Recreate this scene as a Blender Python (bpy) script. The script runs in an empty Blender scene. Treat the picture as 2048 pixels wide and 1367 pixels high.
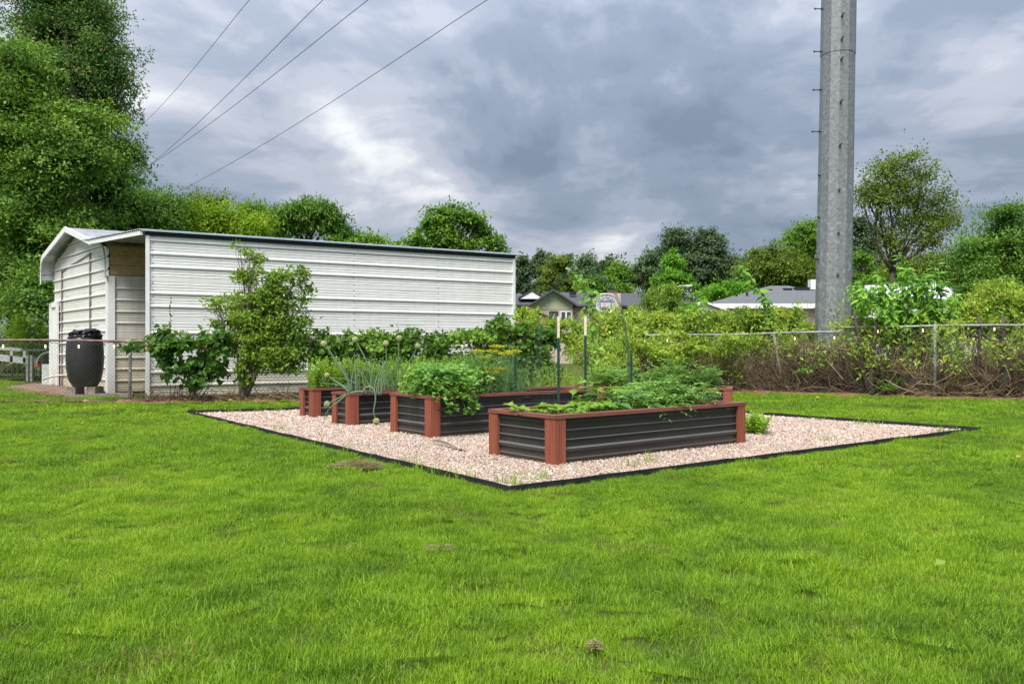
import bpy, math, random
import numpy as np
from mathutils import Vector

random.seed(7)
SC = bpy.context.scene
COL = SC.collection
F, H, HY = 1600.0, 1.15, 695.0          # focal length in photo pixels, eye height, horizon row

# ------------------------------------------------------------------ camera
cam_d = bpy.data.cameras.new('camera')
cam = bpy.data.objects.new('camera', cam_d)
COL.objects.link(cam)
cam.location = (0, 0, H)
cam.rotation_euler = (math.radians(90), 0, 0)
cam_d.sensor_width = 36.0
cam_d.lens = 36.0 * F / 2048.0
cam_d.shift_y = (HY - 683.5) / 2048.0
cam_d.clip_start = 0.05
cam_d.clip_end = 3000
SC.camera = cam

# ------------------------------------------------------------------ light and sky
SUN_EL, SUN_AZ = math.radians(56), math.radians(203)     # azimuth clockwise from +Y
sd = bpy.data.lights.new('sun', 'SUN')
sd.energy = 3.5
sd.angle = math.radians(30)
sd.color = (1.0, 0.94, 0.82)
sun = bpy.data.objects.new('sun', sd)
COL.objects.link(sun)
sdir = Vector((math.sin(SUN_AZ) * math.cos(SUN_EL), math.cos(SUN_AZ) * math.cos(SUN_EL), math.sin(SUN_EL)))
sun.rotation_euler = sdir.to_track_quat('Z', 'Y').to_euler()
sun.location = (0, 0, 60)

SC.view_settings.view_transform = 'Standard'
SC.view_settings.look = 'None'
SC.view_settings.gamma = 1.0
SC.view_settings.exposure = 0.55
SC.view_settings.use_curve_mapping = False

W = bpy.data.worlds.new('World')
SC.world = W
W.use_nodes = True


def node(nt, typ, ins=None, **props):
    n = nt.nodes.new(typ)
    for k, v in props.items():
        setattr(n, k, v)
    for k, v in (ins or {}).items():
        s = n.inputs[k]
        if isinstance(v, bpy.types.NodeSocket):
            nt.links.new(v, s)
        else:
            s.default_value = v
    return n


def math_(nt, op, a, b=0.0, c=None, clamp=False):
    ins = {0: a, 1: b}
    if c is not None:
        ins[2] = c
    return node(nt, 'ShaderNodeMath', ins, operation=op, use_clamp=clamp).outputs[0]


def ramp(nt, fac, stops, interp='LINEAR'):
    n = node(nt, 'ShaderNodeValToRGB', {0: fac})
    cr = n.color_ramp
    cr.interpolation = interp
    while len(cr.elements) < len(stops):
        cr.elements.new(0.5)
    for e, (p, c) in zip(cr.elements, stops):
        e.position = p
        e.color = (c[0], c[1], c[2], 1)
    return n.outputs[0]


def mixc(nt, fac, a, b, mode='MIX'):
    n = node(nt, 'ShaderNodeMix', None, data_type='RGBA', blend_type=mode)
    for i, v in ((0, fac), (6, a), (7, b)):
        s = n.inputs[i]
        if isinstance(v, bpy.types.NodeSocket):
            nt.links.new(v, s)
        elif i == 0:
            s.default_value = v
        else:
            s.default_value = (v[0], v[1], v[2], 1)
    return n.outputs[2]


def build_world():
    nt = W.node_tree
    nt.nodes.clear()
    out = nt.nodes.new('ShaderNodeOutputWorld')
    sky = node(nt, 'ShaderNodeTexSky', sky_type='NISHITA')
    sky.sun_disc = False
    sky.sun_elevation = SUN_EL
    sky.sun_rotation = SUN_AZ
    bg1 = node(nt, 'ShaderNodeBackground', {0: sky.outputs[0], 1: 0.08})
    tc = nt.nodes.new('ShaderNodeTexCoord')
    sep = node(nt, 'ShaderNodeSeparateXYZ', {0: tc.outputs['Generated']})
    z = math_(nt, 'MAXIMUM', sep.outputs[2], 0.0)
    den = math_(nt, 'ADD', z, 0.30)
    px = math_(nt, 'DIVIDE', sep.outputs[0], den)
    py = math_(nt, 'DIVIDE', sep.outputs[1], den)
    v = node(nt, 'ShaderNodeCombineXYZ', {0: px, 1: py, 2: math_(nt, 'MULTIPLY', z, 0.6)}).outputs[0]
    off = node(nt, 'ShaderNodeMapping', {0: v, 1: (3.1, 1.7, 0.4)}).outputs[0]
    n1 = node(nt, 'ShaderNodeTexNoise', {'Vector': off, 'Scale': 1.05, 'Detail': 9.0, 'Roughness': 0.56, 'Distortion': 0.35}).outputs[0]
    n2 = node(nt, 'ShaderNodeTexNoise', {'Vector': off, 'Scale': 3.4, 'Detail': 6.0, 'Roughness': 0.55, 'Distortion': 0.5}).outputs[0]
    n = math_(nt, 'ADD', math_(nt, 'MULTIPLY', n1, 0.72), math_(nt, 'MULTIPLY', n2, 0.28))

    def spot(x, y, sx, amp):        # breaks and thick banks of the cloud deck, by direction
        d = Vector(((x - 1024) / F, 1.0, (HY - y) / F)).normalized()
        dv = node(nt, 'ShaderNodeVectorMath', {0: tc.outputs['Generated'], 1: d}, operation='DISTANCE').outputs['Value']
        t = math_(nt, 'POWER', math_(nt, 'DIVIDE', dv, sx), 2.0)
        g = math_(nt, 'POWER', 2.718, math_(nt, 'MULTIPLY', t, -1.0))
        return math_(nt, 'MULTIPLY', g, amp)
    tot = math_(nt, 'MULTIPLY_ADD', n, 2.8, -.90)
    for s in ((800, 335, .065, .20), (1330, 445, .11, .09), (1000, 470, .10, .06), (870, 400, .13, .12), (690, 185, .06, .05), (600, 430, .14, .09), (1240, 505, .05, .32), (1130, 510, .13, .14), (1560, 120, .11, .13),
              (1980, 380, .15, .17), (1760, 110, .10, .08), (1640, 450, .11, .06), (1010, 250, .15, -.19), (1300, 290, .15, -.13), (1480, 340, .12, -.07), (640, 300, .07, -.05),
              (460, 200, .16, -.15), (1180, 90, .14, -.05)):
        tot = math_(nt, 'ADD', tot, spot(*s))
    col = ramp(nt, tot, [(0.25, (.180, .228, .305)), (0.42, (.240, .292, .380)), (0.55, (.320, .365, .458)),
                         (0.68, (.44, .47, .55)), (0.90, (.78, .79, .81))], 'EASE')
    # overcast deck: brighter towards the zenith
    lum = math_(nt, 'MULTIPLY_ADD', math_(nt, 'POWER', z, 2.0), 2.6, 0.75)
    bg2 = node(nt, 'ShaderNodeBackground', {0: col, 1: lum})
    mx = node(nt, 'ShaderNodeMixShader', {0: 0.93, 1: bg1.outputs[0], 2: bg2.outputs[0]})
    nt.links.new(mx.outputs[0], out.inputs[0])


build_world()


# ------------------------------------------------------------------ helpers
def P(x, y, Y):
    """a photo pixel seen at depth Y, as a point of the place"""
    return np.array(((x - 1024) / F * Y, Y, H + (HY - y) / F * Y))


def G(x, y, z=0.0):
    """a photo pixel that lies on the level z"""
    Y = (H - z) * F / (y - HY)
    return np.array(((x - 1024) / F * Y, Y, z))


def unit(a):
    a = np.asarray(a, float)
    return a / np.maximum(np.linalg.norm(a, axis=-1, keepdims=True), 1e-9)


ORG = {}


class MB:
    def __init__(self):
        self.v, self.f, self.n = [], [], 0

    def add(self, verts, faces):
        verts = np.asarray(verts, float).reshape(-1, 3)
        if isinstance(faces, np.ndarray):
            self.f.append(faces + self.n)
        else:
            by = {}
            for q in faces:
                by.setdefault(len(q), []).append(q)
            for q in by.values():
                self.f.append(np.array(q, int) + self.n)
        self.v.append(verts)
        self.n += len(verts)

    def obox(self, o, a, b, c):
        o, a, b, c = (np.asarray(t, float) for t in (o, a, b, c))
        v = [o, o + a, o + a + b, o + b, o + c, o + a + c, o + a + b + c, o + b + c]
        fs = [(0, 3, 2, 1), (4, 5, 6, 7), (0, 1, 5, 4), (1, 2, 6, 5), (2, 3, 7, 6), (3, 0, 4, 7)]
        if np.dot(np.cross(a, b), c) < 0:
            fs = [t[::-1] for t in fs]
        self.add(v, fs)

    def box(self, c, s, rz=0.0):
        c = np.asarray(c, float)
        ca, sa = math.cos(rz), math.sin(rz)
        a = np.array((ca, sa, 0)) * s[0]
        b = np.array((-sa, ca, 0)) * s[1]
        d = np.array((0, 0, s[2]))
        self.obox(c - (a + b + d) / 2, a, b, d)

    def tube(self, pts, rad, sides=6, cap=True):
        pts = np.asarray(pts, float)
        k = len(pts)
        rad = np.full(k, rad, float) if np.isscalar(rad) else np.asarray(rad, float)
        t = unit(np.gradient(pts, axis=0))
        ref = np.array((0, 0, 1.0)) if abs(t[0][2]) < .9 else np.array((1.0, 0, 0))
        u = unit(np.cross(t[0], ref))
        vs = []
        ang = np.arange(sides) * 2 * math.pi / sides
        for i in range(k):
            u = unit(u - t[i] * np.dot(u, t[i]))
            w = np.cross(t[i], u)
            vs.append(pts[i] + rad[i] * (np.cos(ang)[:, None] * u + np.sin(ang)[:, None] * w))
        vs = np.concatenate(vs)
        i = np.arange(k - 1)[:, None] * sides
        j = np.arange(sides)[None, :]
        jn = (j + 1) % sides
        q = np.stack([i + j, i + jn, i + sides + jn, i + sides + j], -1).reshape(-1, 4)
        n0 = self.n
        self.add(vs, q)
        if cap:
            self.f.append(np.array([list(range(sides))[::-1]]) + n0)
            self.f.append(np.array([list(range(sides))]) + n0 + (k - 1) * sides)

    def lathe(self, c, prof, seg=20, tilt=None):
        c = np.asarray(c, float)
        ang = np.arange(seg) * 2 * math.pi / seg
        vs = [np.stack([r * np.cos(ang), r * np.sin(ang), np.full(seg, z)], -1) for r, z in prof]
        k = len(prof)
        vs = np.concatenate(vs)
        if tilt is not None:
            vs[:, 0] += vs[:, 2] * tilt[0]
            vs[:, 1] += vs[:, 2] * tilt[1]
        i = np.arange(k - 1)[:, None] * seg
        j = np.arange(seg)[None, :]
        jn = (j + 1) % seg
        q = np.stack([i + j, i + jn, i + seg + jn, i + seg + j], -1).reshape(-1, 4)
        n0 = self.n
        self.add(vs + c, q)
        self.f.append(np.array([list(range(seg))[::-1]]) + n0)
        self.f.append(np.array([list(range(seg))]) + n0 + (k - 1) * seg)

    def poly(self, pts):
        self.add(pts, [tuple(range(len(pts)))])

    def prism(self, pts, d):
        """closed polygon pts (3d) swept by vector d"""
        pts = np.asarray(pts, float)
        k = len(pts)
        self.add(np.concatenate([pts, pts + np.asarray(d, float)]),
                 [tuple(range(k))[::-1], tuple(range(k, 2 * k))] + [(i, (i + 1) % k, k + (i + 1) % k, k + i) for i in range(k)])

    def ribbed(self, ext, nrm, prof, nseg=24, wav=0.0, seed=0, up=(0, 0, 1), thick=0.0):
        """sheet with horizontal ribs. ext(z) gives the two end points at level z; prof = [(z, offset)]"""
        rng = np.random.default_rng(seed)
        nrm = np.asarray(nrm, float)
        k = len(prof)
        t = np.linspace(0, 1, nseg + 1)
        vs = []
        ph = rng.uniform(0, 6, 4)
        for z, o in prof:
            a, b = ext(z)
            p = np.asarray(a)[None] * (1 - t[:, None]) + np.asarray(b)[None] * t[:, None]
            w = wav * (np.sin(t * 17 + ph[0] + z * 1.3) * .5 + np.sin(t * 41 + ph[1] + z * 2.1) * .3 + np.sin(t * 7 + ph[2] - z) * .5)
            vs.append(p + nrm[None] * (o + w)[:, None] if wav else p + nrm[None] * o)
        vs = np.concatenate(vs)
        i = np.arange(k - 1)[:, None] * (nseg + 1)
        j = np.arange(nseg)[None, :]
        q = np.stack([i + j, i + j + 1, i + nseg + 2 + j, i + nseg + 1 + j], -1).reshape(-1, 4)
        self.add(vs, q)

    def leaves(self, pos, d, nrm, L, Wd, kind='quad'):
        pos, d, nrm = np.asarray(pos, float), unit(d), np.asarray(nrm, float)
        N = len(pos)
        if N == 0:
            return
        L = np.broadcast_to(np.asarray(L, float), (N,))
        Wd = np.broadcast_to(np.asarray(Wd, float), (N,))
        s = unit(np.cross(d, nrm))
        n = np.cross(s, d)
        V, Fc = LEAF[kind]
        V = np.asarray(V, float)
        vs = (pos[:, None] + s[:, None] * (V[None, :, 0:1] * Wd[:, None, None]) + d[:, None] * (V[None, :, 1:2] * L[:, None, None])
              + n[:, None] * (V[None, :, 2:3] * L[:, None, None]))
        k = len(V)
        off = (np.arange(N) * k)[:, None, None]
        fc = (np.asarray(Fc, int)[None] + off).reshape(-1, len(Fc[0]))
        self.add(vs.reshape(-1, 3), fc)

    def build(self, name, mat, parent=None, smooth=False, **props):
        me = bpy.data.meshes.new(name)
        if self.n:
            v = np.concatenate(self.v)
            if parent is not None:
                v = v - np.asarray(ORG.get(parent.name, (0, 0, 0)))
            me.vertices.add(len(v))
            me.vertices.foreach_set('co', v.astype(np.float32).ravel())
            lv = np.concatenate([f.ravel() for f in self.f])
            sizes = np.concatenate([np.full(len(f), f.shape[1]) for f in self.f])
            st = np.concatenate([[0], np.cumsum(sizes)[:-1]])
            me.loops.add(len(lv))
            me.loops.foreach_set('vertex_index', lv.astype(np.int32))
            me.polygons.add(len(sizes))
            me.polygons.foreach_set('loop_start', st.astype(np.int32))
            me.polygons.foreach_set('use_smooth', np.full(len(sizes), bool(smooth)))
            me.update(calc_edges=True)
            me.validate()
        if mat:
            me.materials.append(mat)
        o = bpy.data.objects.new(name, me)
        COL.objects.link(o)
        if parent is not None:
            o.parent = parent
            ORG[o.name] = ORG.get(parent.name, (0, 0, 0))
        for k, val in props.items():
            o[k] = val
        return o


LEAF = {
    'quad': ([(0, 0, 0), (.5, .45, .06), (0, 1, -.05), (-.5, .45, .06)], [(0, 1, 2, 3)]),
    'fold': ([(0, 0, 0), (.5, .42, .08), (0, 1, -.10), (-.5, .42, .08), (0, .45, 0)],
             [(0, 1, 4), (1, 2, 4), (0, 4, 3), (4, 2, 3)]),
    'heart': ([(0, 0, 0), (.34, -.10, .03), (.5, .25, .07), (0, 1, -.10), (-.5, .25, .07), (-.34, -.10, .03), (0, .4, 0)],
              [(0, 1, 6), (1, 2, 6), (2, 3, 6), (3, 4, 6), (4, 5, 6), (5, 0, 6)]),
    'lobed': ([(0, 0, 0), (.28, .18, .03), (.5, .52, .05), (.2, .55, .0), (0, 1, -.06), (-.2, .55, .0), (-.5, .52, .05), (-.28, .18, .03)],
              [(0, 1, 2, 3), (0, 3, 4, 5), (0, 5, 6, 7)]),
    'blade': ([(-.5, 0, 0), (.5, 0, 0), (.35, .55, .02), (-.35, .55, .02), (0, 1, -.12)], [(0, 1, 2), (0, 2, 3), (3, 2, 4)]),
}


def empty(name, loc, label=None, cat=None, group=None, rz=0.0, **props):
    o = bpy.data.objects.new(name, None)
    COL.objects.link(o)
    o.location = tuple(float(t) for t in loc)
    o.rotation_euler = (0, 0, rz)
    o.empty_display_size = 0.2
    ORG[o.name] = tuple(float(t) for t in loc)
    return tag(o, label, cat, group, **props)


def tag(o, label=None, cat=None, group=None, **props):
    if label:
        o['label'] = label
    if cat:
        o['category'] = cat
    if group:
        o['group'] = group
    for k, v in props.items():
        o[k] = v
    return o


# ------------------------------------------------------------------ materials
def base_mat(name):
    m = bpy.data.materials.new(name)
    m.use_nodes = True
    nt = m.node_tree
    nt.nodes.clear()
    out = nt.nodes.new('ShaderNodeOutputMaterial')
    return m, nt, out


def m_plain(name, c, rough=.6, metal=0.0, var=.25, scale=8.0, bump=0.0, bscale=40.0, spec=.4, c2=None, c2at=.55, c2scale=2.0, stretch=(1, 1, 1), c2amt=1.0):
    m, nt, out = base_mat(name)
    g = nt.nodes.new('ShaderNodeNewGeometry')
    mp = node(nt, 'ShaderNodeMapping', {0: g.outputs['Position'], 3: stretch}).outputs[0]
    n = node(nt, 'ShaderNodeTexNoise', {'Vector': mp, 'Scale': scale, 'Detail': 6.0, 'Roughness': .6}).outputs[0]
    lo = tuple(t * (1 - var) for t in c)
    hi = tuple(min(1, t * (1 + var)) for t in c)
    col = ramp(nt, n, [(.3, lo), (.7, hi)])
    if c2:
        n2 = node(nt, 'ShaderNodeTexNoise', {'Vector': mp, 'Scale': c2scale, 'Detail': 8.0, 'Roughness': .65}).outputs[0]
        fac = ramp(nt, n2, [(c2at, (0, 0, 0)), (min(.99, c2at + .12), (c2amt, c2amt, c2amt))])
        col = mixc(nt, fac, col, c2)
    b = node(nt, 'ShaderNodeBsdfPrincipled', {'Base Color': col, 'Roughness': rough, 'Metallic': metal, 'Specular IOR Level': spec})
    if bump:
        n3 = node(nt, 'ShaderNodeTexNoise', {'Vector': mp, 'Scale': bscale, 'Detail': 5.0}).outputs[0]
        bp = node(nt, 'ShaderNodeBump', {'Height': n3, 'Strength': bump, 'Distance': .01})
        nt.links.new(bp.outputs[0], b.inputs['Normal'])
    nt.links.new(b.outputs[0], out.inputs[0])
    return m


def m_leaf(name, cols, trans=.30, rough=.55, var_scale=.6, spec=.25, accent=None, accent_at=.93, lift=1.85):
    """cols: dark to light greens; each leaf takes its own"""
    m, nt, out = base_mat(name)
    g = nt.nodes.new('ShaderNodeNewGeometry')
    r = g.outputs['Random Per Island']
    n = node(nt, 'ShaderNodeTexNoise', {'Vector': g.outputs['Position'], 'Scale': var_scale, 'Detail': 3.0}).outputs[0]
    t = math_(nt, 'ADD', math_(nt, 'MULTIPLY', r, .65), math_(nt, 'MULTIPLY_ADD', n, 1.4, -.52), clamp=True)
    cols = [(c[0] * lift, c[1] * lift, c[2] * lift * .9) for c in cols]
    k = len(cols)
    col = ramp(nt, t, [(i / max(1, k - 1) * .9 + .05, c) for i, c in enumerate(cols)])
    if accent:
        r2 = math_(nt, 'FRACT', math_(nt, 'MULTIPLY', r, 37.7))
        n2 = node(nt, 'ShaderNodeTexNoise', {'Vector': g.outputs['Position'], 'Scale': 1.1, 'Detail': 2.0}).outputs[0]
        f = math_(nt, 'GREATER_THAN', math_(nt, 'ADD', r2, math_(nt, 'MULTIPLY_ADD', n2, .8, -.4)), accent_at)
        col = mixc(nt, f, col, accent)
    b = node(nt, 'ShaderNodeBsdfPrincipled', {'Base Color': col, 'Roughness': rough, 'Specular IOR Level': spec})
    trans = trans and trans + .08
    if trans:
        tcol = mixc(nt, 1.0, col, (1.15, 1.1, .6), 'MULTIPLY')
        tr = node(nt, 'ShaderNodeBsdfTranslucent', {0: tcol})
        mx = node(nt, 'ShaderNodeMixShader', {0: trans, 1: b.outputs[0], 2: tr.outputs[0]})
        nt.links.new(mx.outputs[0], out.inputs[0])
    else:
        nt.links.new(b.outputs[0], out.inputs[0])
    return m


def m_grass(name):
    m, nt, out = base_mat(name)
    g = nt.nodes.new('ShaderNodeNewGeometry')
    pos = g.outputs['Position']
    r = g.outputs['Random Per Island']
    n = node(nt, 'ShaderNodeTexNoise', {'Vector': pos, 'Scale': .55, 'Detail': 4.0, 'Roughness': .55}).outputs[0]
    n2 = node(nt, 'ShaderNodeTexNoise', {'Vector': pos, 'Scale': 2.6, 'Detail': 3.0}).outputs[0]
    t = math_(nt, 'ADD', math_(nt, 'MULTIPLY', r, .45),
              math_(nt, 'ADD', math_(nt, 'MULTIPLY_ADD', n, 1.4, -.60), math_(nt, 'MULTIPLY_ADD', n2, 1.1, -.44)), clamp=True)
    col = ramp(nt, t, [(.0, (.095, .190, .018)), (.35, (.190, .340, .020)), (.7, (.290, .460, .024)), (1, (.40, .53, .048))])
    # straw and browned blades, more of them in worn patches
    n3 = node(nt, 'ShaderNodeTexNoise', {'Vector': pos, 'Scale': 1.25, 'Detail': 4.0, 'Roughness': .6}).outputs[0]
    r2 = math_(nt, 'FRACT', math_(nt, 'MULTIPLY', r, 53.3))
    f = math_(nt, 'GREATER_THAN', math_(nt, 'ADD', r2, math_(nt, 'MULTIPLY_ADD', n3, 2.6, -1.55)), .90)
    col = mixc(nt, math_(nt, 'MULTIPLY', f, .85), col, (.30, .235, .095))
    b = node(nt, 'ShaderNodeBsdfPrincipled', {'Base Color': col, 'Roughness': .5, 'Specular IOR Level': .3})
    tr = node(nt, 'ShaderNodeBsdfTranslucent', {0: mixc(nt, 1.0, col, (1.15, 1.1, .6), 'MULTIPLY')})
    mx = node(nt, 'ShaderNodeMixShader', {0: .35, 1: b.outputs[0], 2: tr.outputs[0]})
    nt.links.new(mx.outputs[0], out.inputs[0])
    return m


def m_stone(name):
    m, nt, out = base_mat(name)
    oi = nt.nodes.new('ShaderNodeObjectInfo')
    g = nt.nodes.new('ShaderNodeNewGeometry')
    r = oi.outputs['Random']
    col = ramp(nt, r, [(0, (.50, .37, .285)), (.2, (.57, .475, .40)), (.4, (.40, .27, .20)), (.52, (.64, .56, .50)), (.68, (.42, .28, .21)),
                       (.8, (.46, .40, .355)), (.9, (.36, .31, .28)), (.95, (.14, .14, .15)), (1, (.52, .30, .20))], 'CONSTANT')
    n = node(nt, 'ShaderNodeTexNoise', {'Vector': g.outputs['Position'], 'Scale': 90.0, 'Detail': 3.0}).outputs[0]
    col = mixc(nt, ramp(nt, n, [(.45, (0, 0, 0)), (.75, (.5, .5, .5))]), col, (.42, .31, .25))
    b = node(nt, 'ShaderNodeBsdfPrincipled', {'Base Color': col, 'Roughness': .7, 'Specular IOR Level': .3})
    nt.links.new(b.outputs[0], out.inputs[0])
    return m


def m_sheet(name, c, dirt, dirt_z=0.9, grime=.35, rough=.38, seed=0.0, rust=None, splash_c=(.52, .42, .26), ledge=None, under=None):
    """painted sheet metal with grime, and soil splashed up from the ground"""
    m, nt, out = base_mat(name)
    g = nt.nodes.new('ShaderNodeNewGeometry')
    pos = g.outputs['Position']
    sep = node(nt, 'ShaderNodeSeparateXYZ', {0: pos})
    st = node(nt, 'ShaderNodeMapping', {0: pos, 1: (seed, 0, 0), 3: (.9, .9, 1.5)}).outputs[0]
    n = node(nt, 'ShaderNodeTexNoise', {'Vector': st, 'Scale': .55, 'Detail': 9.0, 'Roughness': .68}).outputs[0]
    n2 = node(nt, 'ShaderNodeTexNoise', {'Vector': node(nt, 'ShaderNodeMapping', {0: pos, 3: (6, 6, .5)}).outputs[0], 'Scale': 1.6, 'Detail': 5.0}).outputs[0]
    fac = math_(nt, 'MULTIPLY', ramp(nt, n, [(.50, (0, 0, 0)), (.72, (1, 1, 1))]), grime)
    fac2 = math_(nt, 'MULTIPLY', ramp(nt, n2, [(.45, (0, 0, 0)), (.8, (1, 1, 1))]), grime * .55)
    splash = math_(nt, 'MULTIPLY', math_(nt, 'SUBTRACT', 1.0, math_(nt, 'DIVIDE', sep.outputs[2], dirt_z), clamp=True), 1.3)
    splash = math_(nt, 'MULTIPLY', splash, math_(nt, 'MULTIPLY_ADD', n, 1.3, -.1), clamp=True)
    col = mixc(nt, fac, c, dirt)
    col = mixc(nt, fac2, col, tuple(t * .75 for t in dirt))
    col = mixc(nt, splash, col, splash_c)
    if under:           # dirt and painted-in shade along the undersides of the ribs
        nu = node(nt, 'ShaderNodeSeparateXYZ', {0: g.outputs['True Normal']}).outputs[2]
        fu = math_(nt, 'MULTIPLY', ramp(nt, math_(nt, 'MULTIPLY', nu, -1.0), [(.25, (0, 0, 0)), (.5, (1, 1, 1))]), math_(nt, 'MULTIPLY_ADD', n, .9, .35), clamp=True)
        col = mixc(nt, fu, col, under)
    if ledge:  # highlight and dust on the up-facing rib slopes, painted into the colour
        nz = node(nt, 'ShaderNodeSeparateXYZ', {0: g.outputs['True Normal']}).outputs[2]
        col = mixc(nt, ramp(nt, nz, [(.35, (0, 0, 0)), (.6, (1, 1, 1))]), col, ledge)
    if rust:
        n4 = node(nt, 'ShaderNodeTexNoise', {'Vector': st, 'Scale': 2.3, 'Detail': 8.0, 'Roughness': .7}).outputs[0]
        col = mixc(nt, ramp(nt, n4, [(.56, (0, 0, 0)), (.7, (.8, .8, .8))]), col, rust)
    b = node(nt, 'ShaderNodeBsdfPrincipled', {'Base Color': col, 'Roughness': rough, 'Specular IOR Level': .5})
    n5 = node(nt, 'ShaderNodeTexNoise', {'Vector': pos, 'Scale': 2.2, 'Detail': 2.0}).outputs[0]
    bp = node(nt, 'ShaderNodeBump', {'Height': n5, 'Strength': .25, 'Distance': .02})
    nt.links.new(bp.outputs[0], b.inputs['Normal'])
    nt.links.new(b.outputs[0], out.inputs[0])
    return m


def m_wood(name, c, dark, light=None, axis=2, rough=.6, scale=1.0):
    """stained board with grain along an axis of the object"""
    m, nt, out = base_mat(name)
    tc = nt.nodes.new('ShaderNodeTexCoord')
    sc = [38 * scale] * 3
    sc[axis] = 1.6 * scale
    oi = nt.nodes.new('ShaderNodeObjectInfo')
    sh = node(nt, 'ShaderNodeCombineXYZ', {0: math_(nt, 'MULTIPLY', oi.outputs['Random'], 20.0), 1: 0.0, 2: math_(nt, 'MULTIPLY', oi.outputs['Random'], 7.0)}).outputs[0]
    mp = node(nt, 'ShaderNodeMapping', {0: tc.outputs['Object'], 1: sh, 3: tuple(sc)}).outputs[0]
    n = node(nt, 'ShaderNodeTexNoise', {'Vector': mp, 'Scale': 1.0, 'Detail': 6.0, 'Roughness': .6, 'Distortion': .4}).outputs[0]
    col = ramp(nt, n, [(.32, dark), (.5, c), (.72, tuple(min(1, t * 1.25) for t in c))])
    if light:
        n2 = node(nt, 'ShaderNodeTexNoise', {'Vector': mp, 'Scale': .35, 'Detail': 7.0, 'Roughness': .7}).outputs[0]
        col = mixc(nt, ramp(nt, n2, [(.62, (0, 0, 0)), (.70, (.55, .55, .55))]), col, light)
    b = node(nt, 'ShaderNodeBsdfPrincipled', {'Base Color': col, 'Roughness': rough, 'Specular IOR Level': .35})
    bp = node(nt, 'ShaderNodeBump', {'Height': n, 'Strength': .35, 'Distance': .004})
    nt.links.new(bp.outputs[0], b.inputs['Normal'])
    nt.links.new(b.outputs[0], out.inputs[0])
    return m


def m_galv(name, base=(.30, .325, .35), light=(.47, .50, .53), metal=.35):
    m, nt, out = base_mat(name)
    g = nt.nodes.new('ShaderNodeNewGeometry')
    pos = g.outputs['Position']
    v = node(nt, 'ShaderNodeTexVoronoi', {'Vector': pos, 'Scale': 22.0}).outputs['Color']
    vs = node(nt, 'ShaderNodeSeparateColor', {0: v}).outputs[0]
    n = node(nt, 'ShaderNodeTexNoise', {'Vector': pos, 'Scale': 9.0, 'Detail': 5.0, 'Roughness': .6}).outputs[0]
    sep = node(nt, 'ShaderNodeSeparateXYZ', {0: pos})
    wear = math_(nt, 'MULTIPLY_ADD', sep.outputs[2], -.016, .09)           # white bloom is heavier low down
    blot = ramp(nt, math_(nt, 'ADD', n, wear), [(.57, (0, 0, 0)), (.64, (1, 1, 1))])
    col = mixc(nt, vs, tuple(t * .78 for t in base), tuple(t * 1.15 for t in base))
    col = mixc(nt, math_(nt, 'MULTIPLY', blot, .7), col, light)
    b = node(nt, 'ShaderNodeBsdfPrincipled', {'Base Color': col, 'Roughness': .5, 'Metallic': metal})
    nt.links.new(b.outputs[0], out.inputs[0])
    return m


def m_emit(name, c, s):
    m, nt, out = base_mat(name)
    b = node(nt, 'ShaderNodeBsdfPrincipled', {'Base Color': (c[0], c[1], c[2], 1), 'Roughness': .2, 'Emission Color': (c[0], c[1], c[2], 1), 'Emission Strength': s})
    nt.links.new(b.outputs[0], out.inputs[0])
    return m


def m_ground(name):
    m, nt, out = base_mat(name)
    pos = nt.nodes.new('ShaderNodeNewGeometry').outputs['Position']
    n = node(nt, 'ShaderNodeTexNoise', {'Vector': pos, 'Scale': 2.0, 'Detail': 8.0, 'Roughness': .7}).outputs[0]
    n2 = node(nt, 'ShaderNodeTexNoise', {'Vector': pos, 'Scale': 60.0, 'Detail': 4.0}).outputs[0]
    col = ramp(nt, n, [(.3, (.040, .070, .012)), (.55, (.065, .095, .018)), (.75, (.11, .095, .035))])
    col = mixc(nt, math_(nt, 'MULTIPLY', n2, .5), col, (.07, .06, .02))
    b = node(nt, 'ShaderNodeBsdfPrincipled', {'Base Color': col, 'Roughness': .95, 'Specular IOR Level': .1})
    nt.links.new(b.outputs[0], out.inputs[0])
    return m


def m_sidings(name, c, step, dark=.6):
    m, nt, out = base_mat(name)
    pos = nt.nodes.new('ShaderNodeNewGeometry').outputs['Position']
    sep = node(nt, 'ShaderNodeSeparateXYZ', {0: pos})
    fr = math_(nt, 'FRACT', math_(nt, 'DIVIDE', sep.outputs[2], step))
    col = mixc(nt, math_(nt, 'LESS_THAN', fr, .16), c, tuple(t * dark for t in c))
    b = node(nt, 'ShaderNodeBsdfPrincipled', {'Base Color': col, 'Roughness': .7})
    nt.links.new(b.outputs[0], out.inputs[0])
    return m


def m_brick(name, c1, c2, mortar):
    m, nt, out = base_mat(name)
    pos = nt.nodes.new('ShaderNodeNewGeometry').outputs['Position']
    sep = node(nt, 'ShaderNodeSeparateXYZ', {0: pos})
    v = node(nt, 'ShaderNodeCombineXYZ', {0: math_(nt, 'ADD', sep.outputs[0], sep.outputs[1]), 1: sep.outputs[2], 2: 0.0}).outputs[0]
    br = node(nt, 'ShaderNodeTexBrick', {'Vector': v, 'Color1': (*c1, 1), 'Color2': (*c2, 1), 'Mortar': (*mortar, 1), 'Scale': 1.0,
                                         'Mortar Size': .012, 'Brick Width': .22, 'Row Height': .075})
    b = node(nt, 'ShaderNodeBsdfPrincipled', {'Base Color': br.outputs[0], 'Roughness': .85})
    nt.links.new(b.outputs[0], out.inputs[0])
    return m


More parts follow.
